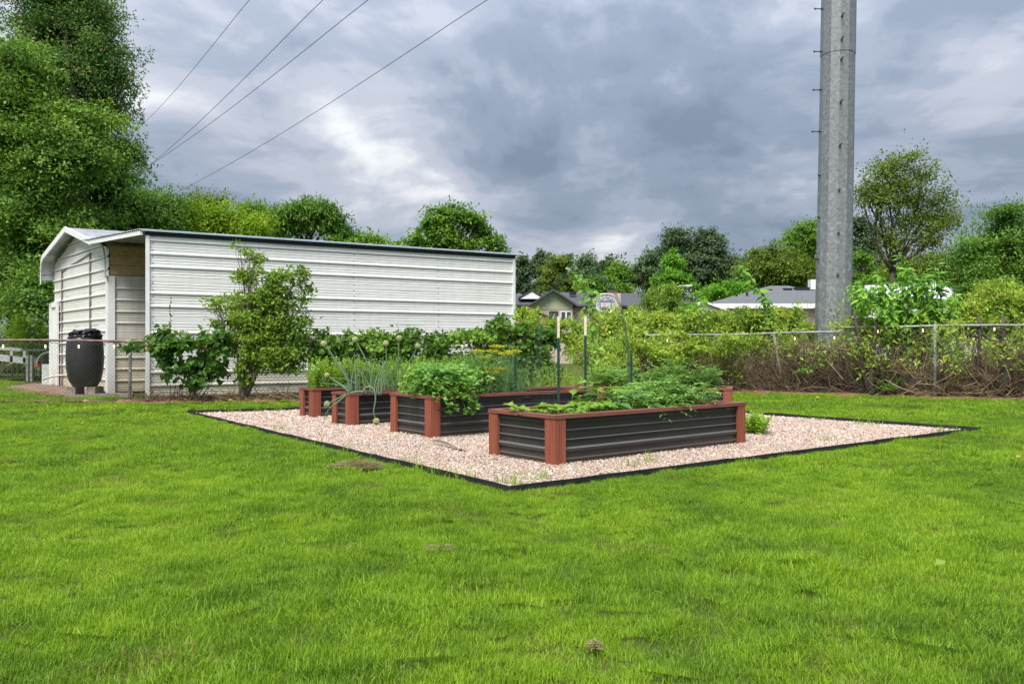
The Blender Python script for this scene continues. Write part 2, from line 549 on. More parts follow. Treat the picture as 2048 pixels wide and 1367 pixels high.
M = {}
M['ground'] = m_ground('lawn_soil')
M['grass'] = m_grass('lawn_grass')
M['gravel_base'] = m_plain('gravel_bed', (.40, .31, .25), .9, var=.5, scale=60, bump=.5, bscale=90)
M['stone'] = m_stone('pink_gravel_stone')
M['soil'] = m_plain('bed_soil', (.11, .060, .035), .95, var=.5, scale=14, bump=.8, bscale=30)
M['clay'] = m_plain('bare_clay', (.20, .115, .065), .95, var=.45, scale=6, bump=.8, bscale=30)
M['edging'] = m_plain('black_edging', (.020, .021, .023), .5, var=.35, scale=5)
M['board_z'] = m_wood('red_stained_board_upright', (.265, .077, .044), (.16, .046, .028), (.42, .24, .16), 2, rough=.8)
M['board_x'] = m_wood('red_stained_board_long', (.20, .072, .055), (.13, .046, .036), (.40, .20, .14), 0)
M['board_y'] = m_wood('red_stained_board_cross', (.20, .072, .055), (.13, .046, .036), (.40, .20, .14), 1)
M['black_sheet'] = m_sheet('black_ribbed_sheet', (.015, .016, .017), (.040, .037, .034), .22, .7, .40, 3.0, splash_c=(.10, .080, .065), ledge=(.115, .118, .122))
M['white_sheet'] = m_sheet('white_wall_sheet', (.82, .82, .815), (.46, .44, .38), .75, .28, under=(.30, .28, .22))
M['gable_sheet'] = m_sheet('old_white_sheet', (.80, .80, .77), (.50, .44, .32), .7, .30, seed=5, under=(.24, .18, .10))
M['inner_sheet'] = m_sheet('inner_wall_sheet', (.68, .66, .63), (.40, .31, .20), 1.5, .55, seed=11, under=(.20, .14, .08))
M['plank'] = m_wood('raw_tan_plank', (.50, .36, .20), (.36, .23, .11), None, 0, scale=.6)
M['white_trim'] = m_plain('white_trim', (.80, .81, .82), .45, var=.08, scale=3)
M['roof_sheet'] = m_plain('weathered_roof_sheet', (.46, .48, .53), .35, metal=.3, var=.2, scale=2, c2=(.26, .22, .22), c2at=.5, c2scale=2.5, stretch=(1, 1, 1), c2amt=.6)
M['roof_edge'] = m_plain('pale_blue_drip_edge', (.40, .52, .62), .35, metal=.2, var=.08)
M['dark_fascia'] = m_plain('dark_fascia', (.012, .015, .024), .5, var=.2)
M['rust_steel'] = m_plain('rusty_steel', (.13, .075, .06), .7, var=.4, scale=12)
M['track'] = m_plain('dull_door_track', (.20, .185, .175), .6, var=.4, scale=8, c2=(.17, .10, .075), c2at=.55, c2scale=4)
M['rail_brown'] = m_plain('rusted_rail', (.20, .125, .105), .6, var=.4, scale=9, c2=(.36, .34, .33), c2at=.58, c2scale=5)
M['galv'] = m_galv('galvanised_pipe', (.30, .305, .30), (.46, .46, .44), .2)
M['pole'] = m_galv('galvanised_pole', (.235, .25, .262), (.37, .39, .405))
M['wire_old'] = m_plain('weathered_fence_wire', (.16, .145, .135), .55, metal=.3, var=.25)
M['bolt'] = m_plain('dark_bolt', (.07, .065, .06), .5, metal=.4)
M['barrel'] = m_plain('black_barrel_plastic', (.020, .021, .025), .38, var=.3, scale=4, spec=.5, c2=(.055, .055, .060), c2at=.55, c2scale=3, c2amt=.5)
M['bag'] = m_plain('black_plastic_bag', (.012, .012, .015), .28, var=.2, bump=.6, bscale=18)
M['block'] = m_plain('concrete_block', (.24, .215, .17), .9, var=.35, scale=12, bump=.5)
M['paver'] = m_plain('brown_paver', (.24, .165, .12), .9, var=.4, scale=3, bump=.4)
M['pvc'] = m_plain('pale_pipe', (.62, .58, .48), .5, var=.15)
M['tpost'] = m_plain('dark_green_post', (.016, .055, .046), .5, var=.25)
M['tip'] = m_plain('white_post_tip', (.66, .60, .50), .6, var=.25, scale=30, c2=(.42, .33, .24), c2at=.58, c2scale=20)
M['netting'] = m_plain('green_netting_wire', (.03, .075, .06), .5, var=.2)
M['bark'] = m_plain('bark', (.085, .068, .052), .95, var=.45, scale=10, bump=.8, bscale=20)
M['bark_pale'] = m_plain('pale_bark', (.19, .17, .14), .95, var=.4, scale=10, bump=.6, bscale=20)
M['twig'] = m_leaf('dry_twig', [(.060, .042, .030), (.19, .130, .088), (.40, .305, .215)], trans=0, rough=.9, lift=1.0)
M['cane'] = m_leaf('dry_cane', [(.22, .17, .11), (.36, .29, .20), (.16, .09, .06)], trans=0, rough=.9, lift=1.0)
M['stem'] = m_leaf('green_stem', [(.07, .12, .03), (.13, .19, .06)], trans=.1)
M['cable'] = m_plain('dark_cable', (.02, .02, .022), .6)
M['bulb'] = m_emit('warm_bulb', (1.0, .80, .52), .75)
M['house_roof'] = m_plain('charcoal_shingle_roof', (.075, .078, .086), .9, var=.3, scale=8)
M['pale_roof'] = m_plain('pale_metal_roof', (.62, .63, .65), .5, var=.15, scale=2)
M['grey_roof'] = m_plain('grey_shingle_roof', (.125, .13, .14), .9, var=.28, scale=8)
M['sage'] = m_sidings('sage_siding', (.40, .43, .29), .16)
M['pinkbrick'] = m_brick('pale_pink_brick', (.52, .40, .36), (.45, .34, .31), (.55, .48, .44))
M['white_wall'] = m_sidings('white_siding', (.74, .75, .76), .2, .85)
M['glass'] = m_plain('window_glass', (.05, .065, .08), .08, var=.2, spec=.8)
M['tan_wood'] = m_sidings('tan_wood_siding', (.52, .34, .13), .18, .8)
M['rust_roof'] = m_plain('terracotta_roof_trim', (.34, .15, .075), .7)
M['grey_picket'] = m_wood('weathered_picket', (.27, .21, .17), (.17, .13, .10), None, 2, scale=.3)
M['orange'] = m_plain('orange_steel', (.42, .10, .03), .6, var=.3)
M['alu'] = m_plain('pale_trailer_steel', (.55, .57, .58), .45, metal=.2, var=.2)
M['rubber'] = m_plain('tyre_rubber', (.015, .015, .016), .8)
M['fabric'] = m_plain('grey_landscape_fabric', (.14, .12, .10), .9, var=.3, scale=20)
M['glass_board'] = m_plain('mottled_backboard', (.52, .55, .60), .4, var=.3, scale=6, c2=(.30, .33, .38), c2at=.5, c2scale=5)
M['grey_mark'] = m_plain('grey_marking', (.22, .23, .26), .6)
M['white_plastic'] = m_plain('white_backboard', (.75, .76, .78), .4, var=.1)

# foliage kinds
M['lf_dark'] = m_leaf('dark_broad_foliage', [(.026, .062, .016), (.048, .105, .022), (.080, .150, .028), (.12, .20, .04)], lift=2.3)
M['lf_mid'] = m_leaf('mid_green_foliage', [(.034, .082, .016), (.065, .140, .022), (.105, .195, .028), (.16, .26, .04)])
M['lf_left'] = m_leaf('left_tree_foliage', [(.024, .060, .016), (.055, .118, .022), (.098, .172, .028), (.16, .235, .050)], lift=2.0)
M['lf_rust'] = m_leaf('rust_tinged_foliage', [(.028, .065, .020), (.050, .100, .028), (.080, .135, .034)], accent=(.34, .20, .06), accent_at=.985, lift=2.4)
M['lf_lime'] = m_leaf('yellow_green_foliage', [(.075, .130, .010), (.125, .205, .014), (.19, .28, .022)])
M['lf_bright'] = m_leaf('bright_green_foliage', [(.055, .14, .016), (.095, .22, .022), (.14, .29, .03)])
M['lf_pine'] = m_leaf('far_pine_foliage', [(.034, .062, .034), (.058, .094, .050), (.080, .120, .062)], trans=.15)
M['lf_olive'] = m_leaf('olive_foliage', [(.045, .080, .012), (.085, .130, .020), (.12, .17, .03)])
M['lf_grey'] = m_leaf('grey_green_far_foliage', [(.048, .085, .045), (.075, .120, .060), (.10, .15, .075)], trans=.2)
M['lf_ivy'] = m_leaf('ivy_foliage', [(.020, .055, .013), (.048, .110, .020), (.085, .165, .026), (.16, .26, .045)], spec=.4)
M['lf_vine'] = m_leaf('vine_foliage', [(.022, .062, .014), (.050, .115, .020), (.090, .17, .03)], spec=.4, accent=(.30, .27, .04), accent_at=1.05, lift=2.1)
M['lf_shrub'] = m_leaf('shrub_foliage', [(.030, .068, .014), (.085, .150, .022), (.14, .215, .034), (.20, .28, .05)], accent=(.28, .13, .05), accent_at=1.16)
M['lf_weed'] = m_leaf('weed_foliage', [(.040, .085, .016), (.12, .19, .028), (.19, .27, .04), (.27, .33, .06)], var_scale=1.4, accent=(.46, .32, .05), accent_at=1.02, lift=1.9)
M['lf_sapling'] = m_leaf('sapling_foliage', [(.045, .115, .016), (.080, .185, .022), (.13, .26, .034), (.20, .34, .05)], spec=.4)
M['lf_herb'] = m_leaf('herb_foliage', [(.095, .17, .018), (.16, .26, .026), (.24, .35, .045)], accent=(.46, .44, .20), accent_at=1.05, lift=2.1)
M['lf_parsley'] = m_leaf('parsley_foliage', [(.050, .125, .022), (.085, .185, .034), (.14, .26, .055)], spec=.45, lift=1.9)
M['lf_dill'] = m_leaf('dill_foliage', [(.050, .12, .055), (.075, .155, .070), (.11, .20, .085)])
M['lf_yellow'] = m_leaf('dill_umbel', [(.38, .36, .025), (.52, .48, .04)], lift=1.4)
M['lf_tomato'] = m_leaf('tomato_foliage', [(.060, .135, .034), (.105, .20, .052), (.16, .27, .075)], accent=(.34, .28, .06), accent_at=1.12, lift=2.0)
M['lf_squash'] = m_leaf('squash_foliage', [(.055, .14, .034), (.085, .19, .05), (.13, .24, .06)], lift=1.35, accent=(.32, .30, .05), accent_at=1.1)
M['lf_straw'] = m_leaf('strawberry_foliage', [(.085, .18, .018), (.14, .26, .026), (.21, .33, .045)], lift=1.35, accent=(.45, .42, .16), accent_at=1.06)
M['lf_corn'] = m_leaf('tall_grassy_crop', [(.075, .15, .014), (.14, .23, .022), (.21, .31, .035)], accent=(.34, .20, .05), accent_at=1.12)
M['onion'] = m_leaf('onion_leaf', [(.115, .205, .135), (.15, .25, .165), (.20, .30, .19)], trans=.1, spec=.4, lift=1.0)
M['onion_head'] = m_leaf('onion_seed_head', [(.20, .23, .115), (.34, .37, .20), (.50, .50, .32)], trans=.1, lift=1.55)
M['hay'] = m_leaf('dry_clippings', [(.20, .165, .085), (.31, .255, .13), (.21, .23, .08)], trans=.1, lift=1.0)
M['dry_leaf'] = m_leaf('fallen_leaf', [(.34, .22, .07), (.42, .34, .12)], trans=.1, lift=1.0)

# ------------------------------------------------------------------ ground
gm = MB()
gm.poly([(-900, -60, 0), (900, -60, 0), (900, 1500, 0), (-900, 1500, 0)])
gm.build('lawn', M['ground'], kind='structure')

GC = [G(1020, 985)[:2], G(1958, 862)[:2], np.array((1.35, 17.1)), G(378, 827)[:2]]     # gravel corners: front, right, back, left
GC = np.array(GC)
gm = MB()
gm.poly([(x, y, .005) for x, y in GC])
gm.build('gravel_path', M['gravel_base'], kind='structure')

U = np.array((.786, .618, 0.0))
V = np.array((-.618, .786, 0.0))
UA = math.atan2(U[1], U[0])


def inside(poly, pts, margin=0.0):
    """pts (n,2) inside the convex ccw polygon shrunk by margin"""
    ok = np.ones(len(pts), bool)
    k = len(poly)
    for i in range(k):
        a, b = poly[i], poly[(i + 1) % k]
        e = (b - a) / np.linalg.norm(b - a)
        nrm = np.array((-e[1], e[0]))
        ok &= ((pts - a) @ nrm) > margin
    return ok


def instancer(name, mat, pts, rot, scl, idx, protos, kind='stuff', tilt=None):
    """one object whose points carry copies of small prototype meshes"""
    col = bpy.data.collections.new(name + '_kinds')
    for p in protos:
        col.objects.link(p)
    me = bpy.data.meshes.new(name)
    me.vertices.add(len(pts))
    me.vertices.foreach_set('co', np.asarray(pts, np.float32).ravel())
    for nm, arr, ty in (('rot', rot, 'FLOAT_VECTOR'), ('scl', scl, 'FLOAT'), ('idx', idx, 'INT')):
        a = me.attributes.new(nm, ty, 'POINT')
        a.data.foreach_set('vector' if ty == 'FLOAT_VECTOR' else 'value', np.asarray(arr, np.int32 if ty == 'INT' else np.float32).ravel())
    me.materials.append(mat)
    o = bpy.data.objects.new(name, me)
    COL.objects.link(o)
    ng = bpy.data.node_groups.new(name + '_spread', 'GeometryNodeTree')
    ng.interface.new_socket('Geometry', in_out='INPUT', socket_type='NodeSocketGeometry')
    ng.interface.new_socket('Geometry', in_out='OUTPUT', socket_type='NodeSocketGeometry')
    gi, go = ng.nodes.new('NodeGroupInput'), ng.nodes.new('NodeGroupOutput')
    ci = ng.nodes.new('GeometryNodeCollectionInfo')
    ci.inputs[0].default_value = col
    ci.inputs['Separate Children'].default_value = True
    ci.inputs['Reset Children'].default_value = True
    ip = ng.nodes.new('GeometryNodeInstanceOnPoints')
    ip.inputs['Pick Instance'].default_value = True

    def attr(nm, dt):
        n = ng.nodes.new('GeometryNodeInputNamedAttribute')
        n.data_type = dt
        n.inputs[0].default_value = nm
        return n.outputs[0]
    L = ng.links.new
    L(gi.outputs[0], ip.inputs['Points'])
    L(ci.outputs[0], ip.inputs['Instance'])
    L(attr('idx', 'INT'), ip.inputs['Instance Index'])
    e2r = ng.nodes.new('FunctionNodeEulerToRotation')
    L(attr('rot', 'FLOAT_VECTOR'), e2r.inputs[0])
    L(e2r.outputs[0], ip.inputs['Rotation'])
    L(attr('scl', 'FLOAT'), ip.inputs['Scale'])
    L(ip.outputs[0], go.inputs[0])
    md = o.modifiers.new('spread', 'NODES')
    md.node_group = ng
    o['kind'] = kind
    return o


def proto(name, mb, mat, smooth=False):
    o = mb.build(name, mat, smooth=smooth)
    COL.objects.unlink(o)
    return o


# brown paved patio in front of the gable, and the fence lines; both bound the lawn
PATIO = np.array([G(*q)[:2] for q in ((8, 776), (150, 797.5), (205, 789), (172, 776), (120, 768), (60, 769))])
FL = np.array([(-16.0, 16.35), (-8.05, 16.75), (-4.30, 17.05), (-1.55, 17.35), (0.6, 17.9)])
FR = np.array([(3.2, 20.4), (5.95, 20.6), (7.9, 19.15), (9.54, 18.0), (11.4, 17.6), (15.5, 17.0), (24.0, 16.0)])


def fence_y(x):
    return np.where(x < .6, np.interp(x, FL[:, 0], FL[:, 1]), np.interp(x, np.r_[.6, FR[:, 0]], np.r_[17.9, FR[:, 1]]))


def build_grass():
    rng = np.random.default_rng(3)
    protos = []
    R = .17
    spec = [(720, .0036, .046)] * 4 + [(460, .0060, .048)] * 4 + [(330, .012, .050)] * 2
    for k, (n, w, hgt) in enumerate(spec):
        mb = MB()
        a, r = rng.uniform(0, 6.283, n), R * np.sqrt(rng.uniform(0, 1, n))
        pos = np.stack([r * np.cos(a), r * np.sin(a), np.full(n, -.004)], -1)
        az = rng.uniform(0, 6.283, n)
        lean = np.abs(rng.normal(0, .75, n))
        d = np.stack([np.cos(az) * lean, np.sin(az) * lean, np.ones(n)], -1)
        nr = np.stack([np.cos(az + rng.normal(0, .6, n)), np.sin(az), np.full(n, .5)], -1)
        Ls = hgt * rng.uniform(.35, 1.25, n)
        tall = rng.uniform(0, 1, n) > .985
        Ls[tall] *= 1.4
        mb.leaves(pos, d, -nr, Ls, w * rng.uniform(.7, 1.3, n), 'blade')
        protos.append(proto(f'grass_tuft_{k}', mb, M['grass']))
    pts = []
    # zones: step between tufts, near to far
    for y0, y1, s in ((0.4, 7.2, .135), (7.2, 13, .18), (13, 31, .26)):
        xs = np.arange(-27, 27, s)
        ys = np.arange(y0, y1, s)
        gx, gy = np.meshgrid(xs, ys)
        p = np.stack([gx.ravel(), gy.ravel()], -1)
        p += rng.uniform(-.5, .5, p.shape) * s
        p = p[np.abs(p[:, 0]) < .70 * p[:, 1] + 4.5]
        fy = fence_y(p[:, 0])
        nz = np.sin(p[:, 0] * 2.1) * .12 + np.sin(p[:, 0] * 5.3 + 1) * .08
        front = p[:, 1] < fy - .22 + nz
        gl_ = (p[:, 0] + 10.3) * .735 + (p[:, 1] - 20.0) * .678
        back = (p[:, 1] > fy + .15) & (p[:, 0] < -8.3) & (p[:, 1] < 30) & (gl_ < -.1) & ~inside(PATIO, p, -.1)
        p = p[(front | back)]
        p = p[~inside(GC, p, -.16)]
        zi = {.135: 0, .18: 1, .26: 2}[s]
        pts.append((p, zi))
    P0 = np.concatenate([p for p, _ in pts])
    Z0 = np.concatenate([np.full(len(p), z) for p, z in pts])
    n = len(P0)
    idx = np.where(Z0 == 0, rng.integers(0, 4, n), np.where(Z0 == 1, rng.integers(4, 8, n), rng.integers(8, 10, n)))
    hn = .5 + .5 * np.sin(P0[:, 0] * 1.7 + 2 * np.sin(P0[:, 1] * .9)) * np.sin(P0[:, 1] * 1.5 + 1.3 * np.sin(P0[:, 0] * 1.1))
    scl = (.70 + .30 * hn) * rng.lognormal(0, .14, n)
    rot = np.stack([rng.normal(0, .14, n), rng.normal(0, .14, n), rng.uniform(0, 6.283, n)], -1)
    # ragged taller grass along the edging, both sides
    ex, ei, es = [], [], []
    for i in range(4):
        a, b = GC[i], GC[(i + 1) % 4]
        Ln = np.linalg.norm(b - a)
        e = (b - a) / Ln
        nrm = np.array((-e[1], e[0]))
        t = np.arange(0, Ln, .10)
        q = a + e * t[:, None] - nrm * (.135 + rng.uniform(-.02, .06, len(t)))[:, None]
        ex.append(q)
        ei.append(np.where(q[:, 1] < 9, rng.integers(0, 4, len(t)), rng.integers(4, 8, len(t))))
        es.append(rng.uniform(.55, .85, len(t)))
    ex = np.concatenate(ex)
    m = len(ex)
    P1 = np.concatenate([P0, ex])
    rot = np.concatenate([rot, np.stack([np.zeros(m), np.zeros(m), rng.uniform(0, 6.28, m)], -1)])
    pts3 = np.concatenate([P1, np.zeros((len(P1), 1))], -1)
    instancer('grass', M['grass'], pts3, rot, np.concatenate([scl, np.concatenate(es)]), np.concatenate([idx, np.concatenate(ei)]), protos)


def build_gravel():
    rng = np.random.default_rng(5)
    protos = []
    t = (1 + 5 ** .5) / 2
    iv = unit(np.array([(-1, t, 0), (1, t, 0), (-1, -t, 0), (1, -t, 0), (0, -1, t), (0, 1, t), (0, -1, -t), (0, 1, -t), (t, 0, -1), (t, 0, 1), (-t, 0, -1), (-t, 0, 1)]))
    fi = [(0, 11, 5), (0, 5, 1), (0, 1, 7), (0, 7, 10), (0, 10, 11), (1, 5, 9), (5, 11, 4), (11, 10, 2), (10, 7, 6), (7, 1, 8), (3, 9, 4), (3, 4, 2), (3, 2, 6), (3, 6, 8), (3, 8, 9), (4, 9, 5), (2, 4, 11), (6, 2, 10), (8, 6, 7), (9, 8, 1)]
    for k in range(7):
        mb = MB()
        v = iv * rng.uniform(.7, 1.2, (12, 1)) * np.array((1.0, rng.uniform(.6, .9), rng.uniform(.45, .75)))
        mb.add(v, fi)
        protos.append(proto(f'pebble_{k}', mb, M['stone']))
    pts = []
    lo, hi = GC.min(0), GC.max(0)
    for s, y0, y1 in ((.0185, 5.5, 9.5), (.024, 9.5, 13.0), (.034, 13.0, 17.5)):
        gx, gy = np.meshgrid(np.arange(lo[0], hi[0], s), np.arange(y0, y1, s))
        p = np.stack([gx.ravel(), gy.ravel()], -1)
        p += rng.uniform(-.5, .5, p.shape) * s
        p = p[inside(GC, p, .025)]
        # the stones are not needed under the beds
        for o_, l_, w_ in BEDS:
            q = p - o_[:2]
            a, b = q @ U[:2], q @ V[:2]
            p = p[~((a > .06) & (a < l_ - .06) & (b > .06) & (b < w_ - .06))]
        pts.append(np.concatenate([p, np.full((len(p), 1), s)], -1))
    p = np.concatenate(pts)
    n = len(p)
    edge = np.full(n, 9.0)
    for i in range(4):
        a, b = GC[i], GC[(i + 1) % 4]
        e = (b - a) / np.linalg.norm(b - a)
        edge = np.minimum(edge, (p[:, :2] - a) @ np.array((-e[1], e[0])))
    z = .004 + .010 * np.clip(edge / .5, 0, 1) + .007 * np.sin(p[:, 0] * 3.1) * np.sin(p[:, 1] * 2.7) + rng.uniform(-.006, .008, n)
    pts3 = np.stack([p[:, 0], p[:, 1], z], -1)
    scl = p[:, 2] * rng.lognormal(-.68, .30, n)
    rot = np.stack([rng.uniform(-.6, .6, n), rng.uniform(-.6, .6, n), rng.uniform(0, 6.28, n)], -1)
    instancer('gravel', M['stone'], pts3, rot, scl, rng.integers(0, 7, n), protos)


# bed placement: front corner, length along U, depth along V
BEDS = [(np.array((.41, 7.67, 0)), 3.02, 1.06), (np.array((-1.02, 10.05, 0)), 3.05, 1.02),
        (np.array((-2.36, 11.65, 0)), 2.45, .60), (np.array((-3.25, 13.05, 0)), 2.45, .52)]
build_grass()
build_gravel()

# lawn edging
for i, (lab, skip) in enumerate((('black lawn edging along the front right side of the gravel', 0), ('black lawn edging behind the gravel on the right, by the far lawn', 0),
                                 ('black lawn edging behind the leftmost small bed', 0), ('black lawn edging down the left front side of the gravel', 0))):
    a, b = GC[i], GC[(i + 1) % 4]
    Ln = np.linalg.norm(b - a)
    e = np.append((b - a) / Ln, 0)
    nrm = np.array((-e[1], e[0], 0))
    root = empty('lawn_edging', (a[0], a[1], 0), lab, 'edging', 'black edging strips round the gravel')
    k = int(round(Ln / 2.4))
    rng = np.random.default_rng(i)
    for j in range(k):
        mb = MB()
        s0, s1 = Ln * j / k, Ln * (j + 1) / k + .02
        hh = .056 + rng.uniform(-.004, .004)
        ts = np.linspace(s0, s1, 9)
        wob = rng.normal(0, .006, 9)
        top = hh + rng.normal(0, .002, 9)
        o_ = np.append(a, 0)
        vs = []
        for t, w_, tp in zip(ts, wob, top):
            c = o_ + e * t - nrm * (w_ + .004 * (j % 2))
            vs += [c - nrm * .006 + np.array((0, 0, -.02)), c + nrm * .006 + np.array((0, 0, -.02)), c + nrm * .006 + np.array((0, 0, tp)), c - nrm * .006 + np.array((0, 0, tp))]
        fs = []
        for q in range(8):
            for r in range(4):
                fs.append((4 * q + r, 4 * q + (r + 1) % 4, 4 * q + 4 + (r + 1) % 4, 4 * q + 4 + r))
        fs += [(3, 2, 1, 0), (32, 33, 34, 35)]
        mb.add(vs, fs)
        mb.build('edging_strip', M['edging'], root)

# bare soil under the fences
for nm, line, w0, w1 in (('soil_strip', FL, -.24, .5), ('soil_strip', FR, -.36, 1.6)):
    rng = np.random.default_rng(len(line))
    mb = MB()
    x = np.linspace(line[0, 0], line[-1, 0], 90)
    y = np.interp(x, line[:, 0], line[:, 1])
    v = []
    for a, b in zip(x, y):
        v += [(a, b + (w0 if a > -8.3 or line is FR else .12) + rng.normal(0, .13), .005), (a, b + (-.1 if a > -8.3 or line is FR else .2), (.05 if a > -8.3 or line is FR else .0) + rng.uniform(0, .03)), (a, b + w1, .03)]
    f = []
    for i in range(89):
        f += [(3 * i, 3 * i + 3, 3 * i + 4, 3 * i + 1), (3 * i + 1, 3 * i + 4, 3 * i + 5, 3 * i + 2)]
    mb.add(v, f)
    mb.build(nm, M['clay'], kind='structure', smooth=True)


# ------------------------------------------------------------------ raised beds
def sheet_profile(h):
    pr = [(.0, .0)]
    for z, w, d in ((.13, .012, .010), (.33, .028, .024), (.54, .012, .010), (.74, .012, .010), (.93, .022, .018)):
        z *= h
        pr += [(z - w - .002, 0), (z - w * .6, d), (z + w * .4, d), (z + w * .4 + d * .7, 0)]
    pr += [(h, 0)]
    return pr


def raised_bed(loc, rz, L, Wd, h, label, seed):
    root = empty('raised_bed', loc, label, 'raised bed', 'black metal raised beds with red timber corners', rz)
    ORG[root.name] = (0, 0, 0)
    rng = np.random.default_rng(seed)
    cap, bw, bt = .036, .142, .036
    hz = h - cap
    # four ribbed sheets, set back between the corner boards
    for k, (a, b, n_) in enumerate((((0, 0), (L, 0), (0, -1)), ((L, 0), (L, Wd), (1, 0)), ((L, Wd), (0, Wd), (0, 1)), ((0, Wd), (0, 0), (-1, 0)))):
        a, b, n3 = np.array((*a, 0.)), np.array((*b, 0.)), np.array((*n_, 0.))
        e = unit(b - a)
        ins = -n3 * (bt + .004)
        mb = MB()
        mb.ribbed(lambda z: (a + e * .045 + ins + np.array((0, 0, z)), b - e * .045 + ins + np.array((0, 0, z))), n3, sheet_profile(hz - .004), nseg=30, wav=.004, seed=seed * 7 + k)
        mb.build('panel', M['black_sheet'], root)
    # corner boards: two to a corner, and the timber cap
    for cx, sx in ((0, 1), (L, -1)):
        for cy, sy in ((0, 1), (Wd, -1)):
            t1, t2 = rng.uniform(-.004, .004, 2)
            b1 = MB()
            b1.obox((cx, cy, -.01), (sx * bw, t1, 0), (0, sy * bt, 0), (t1, 0, hz + .01))
            b1.build('corner_board', M['board_z'], root)
            b2 = MB()
            b2.obox((cx + t2 * .5, cy + sy * (bt + .005), -.01), (sx * bt, 0, 0), (0, sy * (bw - bt), 0), (0, t2, hz + .01))
            b2.build('corner_board', M['board_z'], root)
    cw, ov = .092, .008
    for y0, sg in ((-ov, 1), (Wd + ov, -1)):
        mb = MB()
        p = [(-ov, y0, hz + .001), (L + ov, y0, hz + .001), (L + ov - cw, y0 + sg * cw, hz + .001), (-ov + cw, y0 + sg * cw, hz + .001)]
        mb.prism(p if sg > 0 else p[::-1], (0, 0, cap))
        mb.build('cap_board', M['board_x'], root)
    for x0, sg in ((-ov, 1), (L + ov, -1)):
        mb = MB()
        g_ = .002
        p = [(x0, -ov + g_, hz + .001), (x0 + sg * cw, -ov + cw + g_, hz + .001), (x0 + sg * cw, Wd + ov - cw - g_, hz + .001), (x0, Wd + ov - g_, hz + .001)]
        mb.prism(p if sg > 0 else p[::-1], (0, 0, cap - .001))
        mb.build('cap_board', M['board_y'], root)
    mb = MB()
    nx, ny = 24, 8
    gx, gy = np.meshgrid(np.linspace(.042, L - .042, nx), np.linspace(.042, Wd - .042, ny))
    gz = h - .085 + rng.normal(0, .010, gx.shape)
    vs = np.stack([gx.ravel(), gy.ravel(), gz.ravel()], -1)
    f = [(j * nx + i, j * nx + i + 1, (j + 1) * nx + i + 1, (j + 1) * nx + i) for j in range(ny - 1) for i in range(nx - 1)]
    mb.add(vs, f)
    mb.build('soil', M['soil'], root, smooth=True)
    return root


BH = [.50, .54, .485, .485]
for (o_, l_, w_), h_, lab, sd_ in zip(BEDS, BH, ('nearest long raised bed, with strawberries and tomato vines, at the front of the gravel',
                                               'long raised bed behind the nearest one, with parsley hanging over its end',
                                               'narrow raised bed with drooping onion stalks over its end',
                                               'small raised bed farthest left, full of pale green herbs'), range(4)):
    raised_bed(o_, UA, l_, w_, h_, lab, sd_ + 1)
E0, E1 = np.array((.96, 14.1, 0)), np.array((3.66, 13.32, 0))
EU = unit(E1 - E0)
EV = np.array((-EU[1], EU[0], 0))
raised_bed(E0, math.atan2(EU[1], EU[0]), float(np.linalg.norm(E1 - E0)), .75, .475, 'rear raised bed in front of the brush covered fence', 9)


def bed(i, a, b, z=None):
    o_, l_, w_ = BEDS[i]
    return o_ + U * a + V * b + np.array((0, 0, BH[i] - .09 if z is None else z))


# ------------------------------------------------------------------ foliage tools
def rand_dirs(rng, n):
    return unit(rng.normal(0, 1, (n, 3)))


def crown(mb, blobs, n, L, asp, rng, clump=.5, per=45, kind='quad', up=.9, droop=.15, fill=.35, cut=None, spray=False):
    """leaf clumps spread through ellipsoids; returns the clump centres"""
    blobs = np.asarray(blobs, float)
    wts = (blobs[:, 3] * blobs[:, 5]) ** 1.0
    wts /= wts.sum()
    cs = []
    for b, w in zip(blobs, wts):
        nb = int(n * w)
        m = max(5, nb // per)
        d = rand_dirs(rng, m)
        r = rng.uniform(fill ** 2, 1, m) ** .5
        r *= rng.uniform(.80, 1.12, m)
        ns = max(6, min(22, m // 4))
        sd_ = rand_dirs(rng, ns)
        sc_ = sd_ * (rng.uniform(.30, 1.0, ns) ** .6 * rng.uniform(.72, 1.02, ns))[:, None]
        c = b[:3] + (sc_[rng.integers(0, ns, m)] + d * (r * rng.uniform(.24, .48))[:, None] * np.array((1.15, 1.15, .75))) * b[3:]
        if cut is not None:
            c = c[cut(c)]
            m = len(c)
            if m == 0:
                continue
        cs.append(c)
        sz = clump * rng.uniform(.55, 1.3, m)
        idx = rng.integers(0, m, nb)
        q = np.clip(rng.normal(0, 1, (nb, 3)), -1.5, 1.5) * np.array((.62, .62, .40))
        if spray:           # leaves lie along branch ends that reach outward and sag
            out_ = unit((c - b[:3]) * np.array((1, 1, .45)) + rng.normal(0, .25, (m, 3)) * b[3])[idx]
            sid_ = unit(np.cross(out_, (0, 0, 1.0)))
            q = out_ * (q[:, 0:1] * 1.9) + sid_ * (q[:, 1:2] * .95) + np.array((0, 0, 1.0)) * (q[:, 2:3] * .62 - .30 * np.maximum(q[:, 0:1], 0) ** 1.5)
        pos = c[idx] + q * sz[idx][:, None]
        outw = unit(pos - b[:3])
        dd = rand_dirs(rng, nb) + outw * .6 + np.array((0, 0, -droop))
        nn = rand_dirs(rng, nb) * .7 + outw * .45 + np.array((0, 0, up))
        mb.leaves(pos, dd, nn, L * rng.uniform(.6, 1.3, nb), L * asp * rng.uniform(.7, 1.3, nb), kind)
    return np.concatenate(cs)


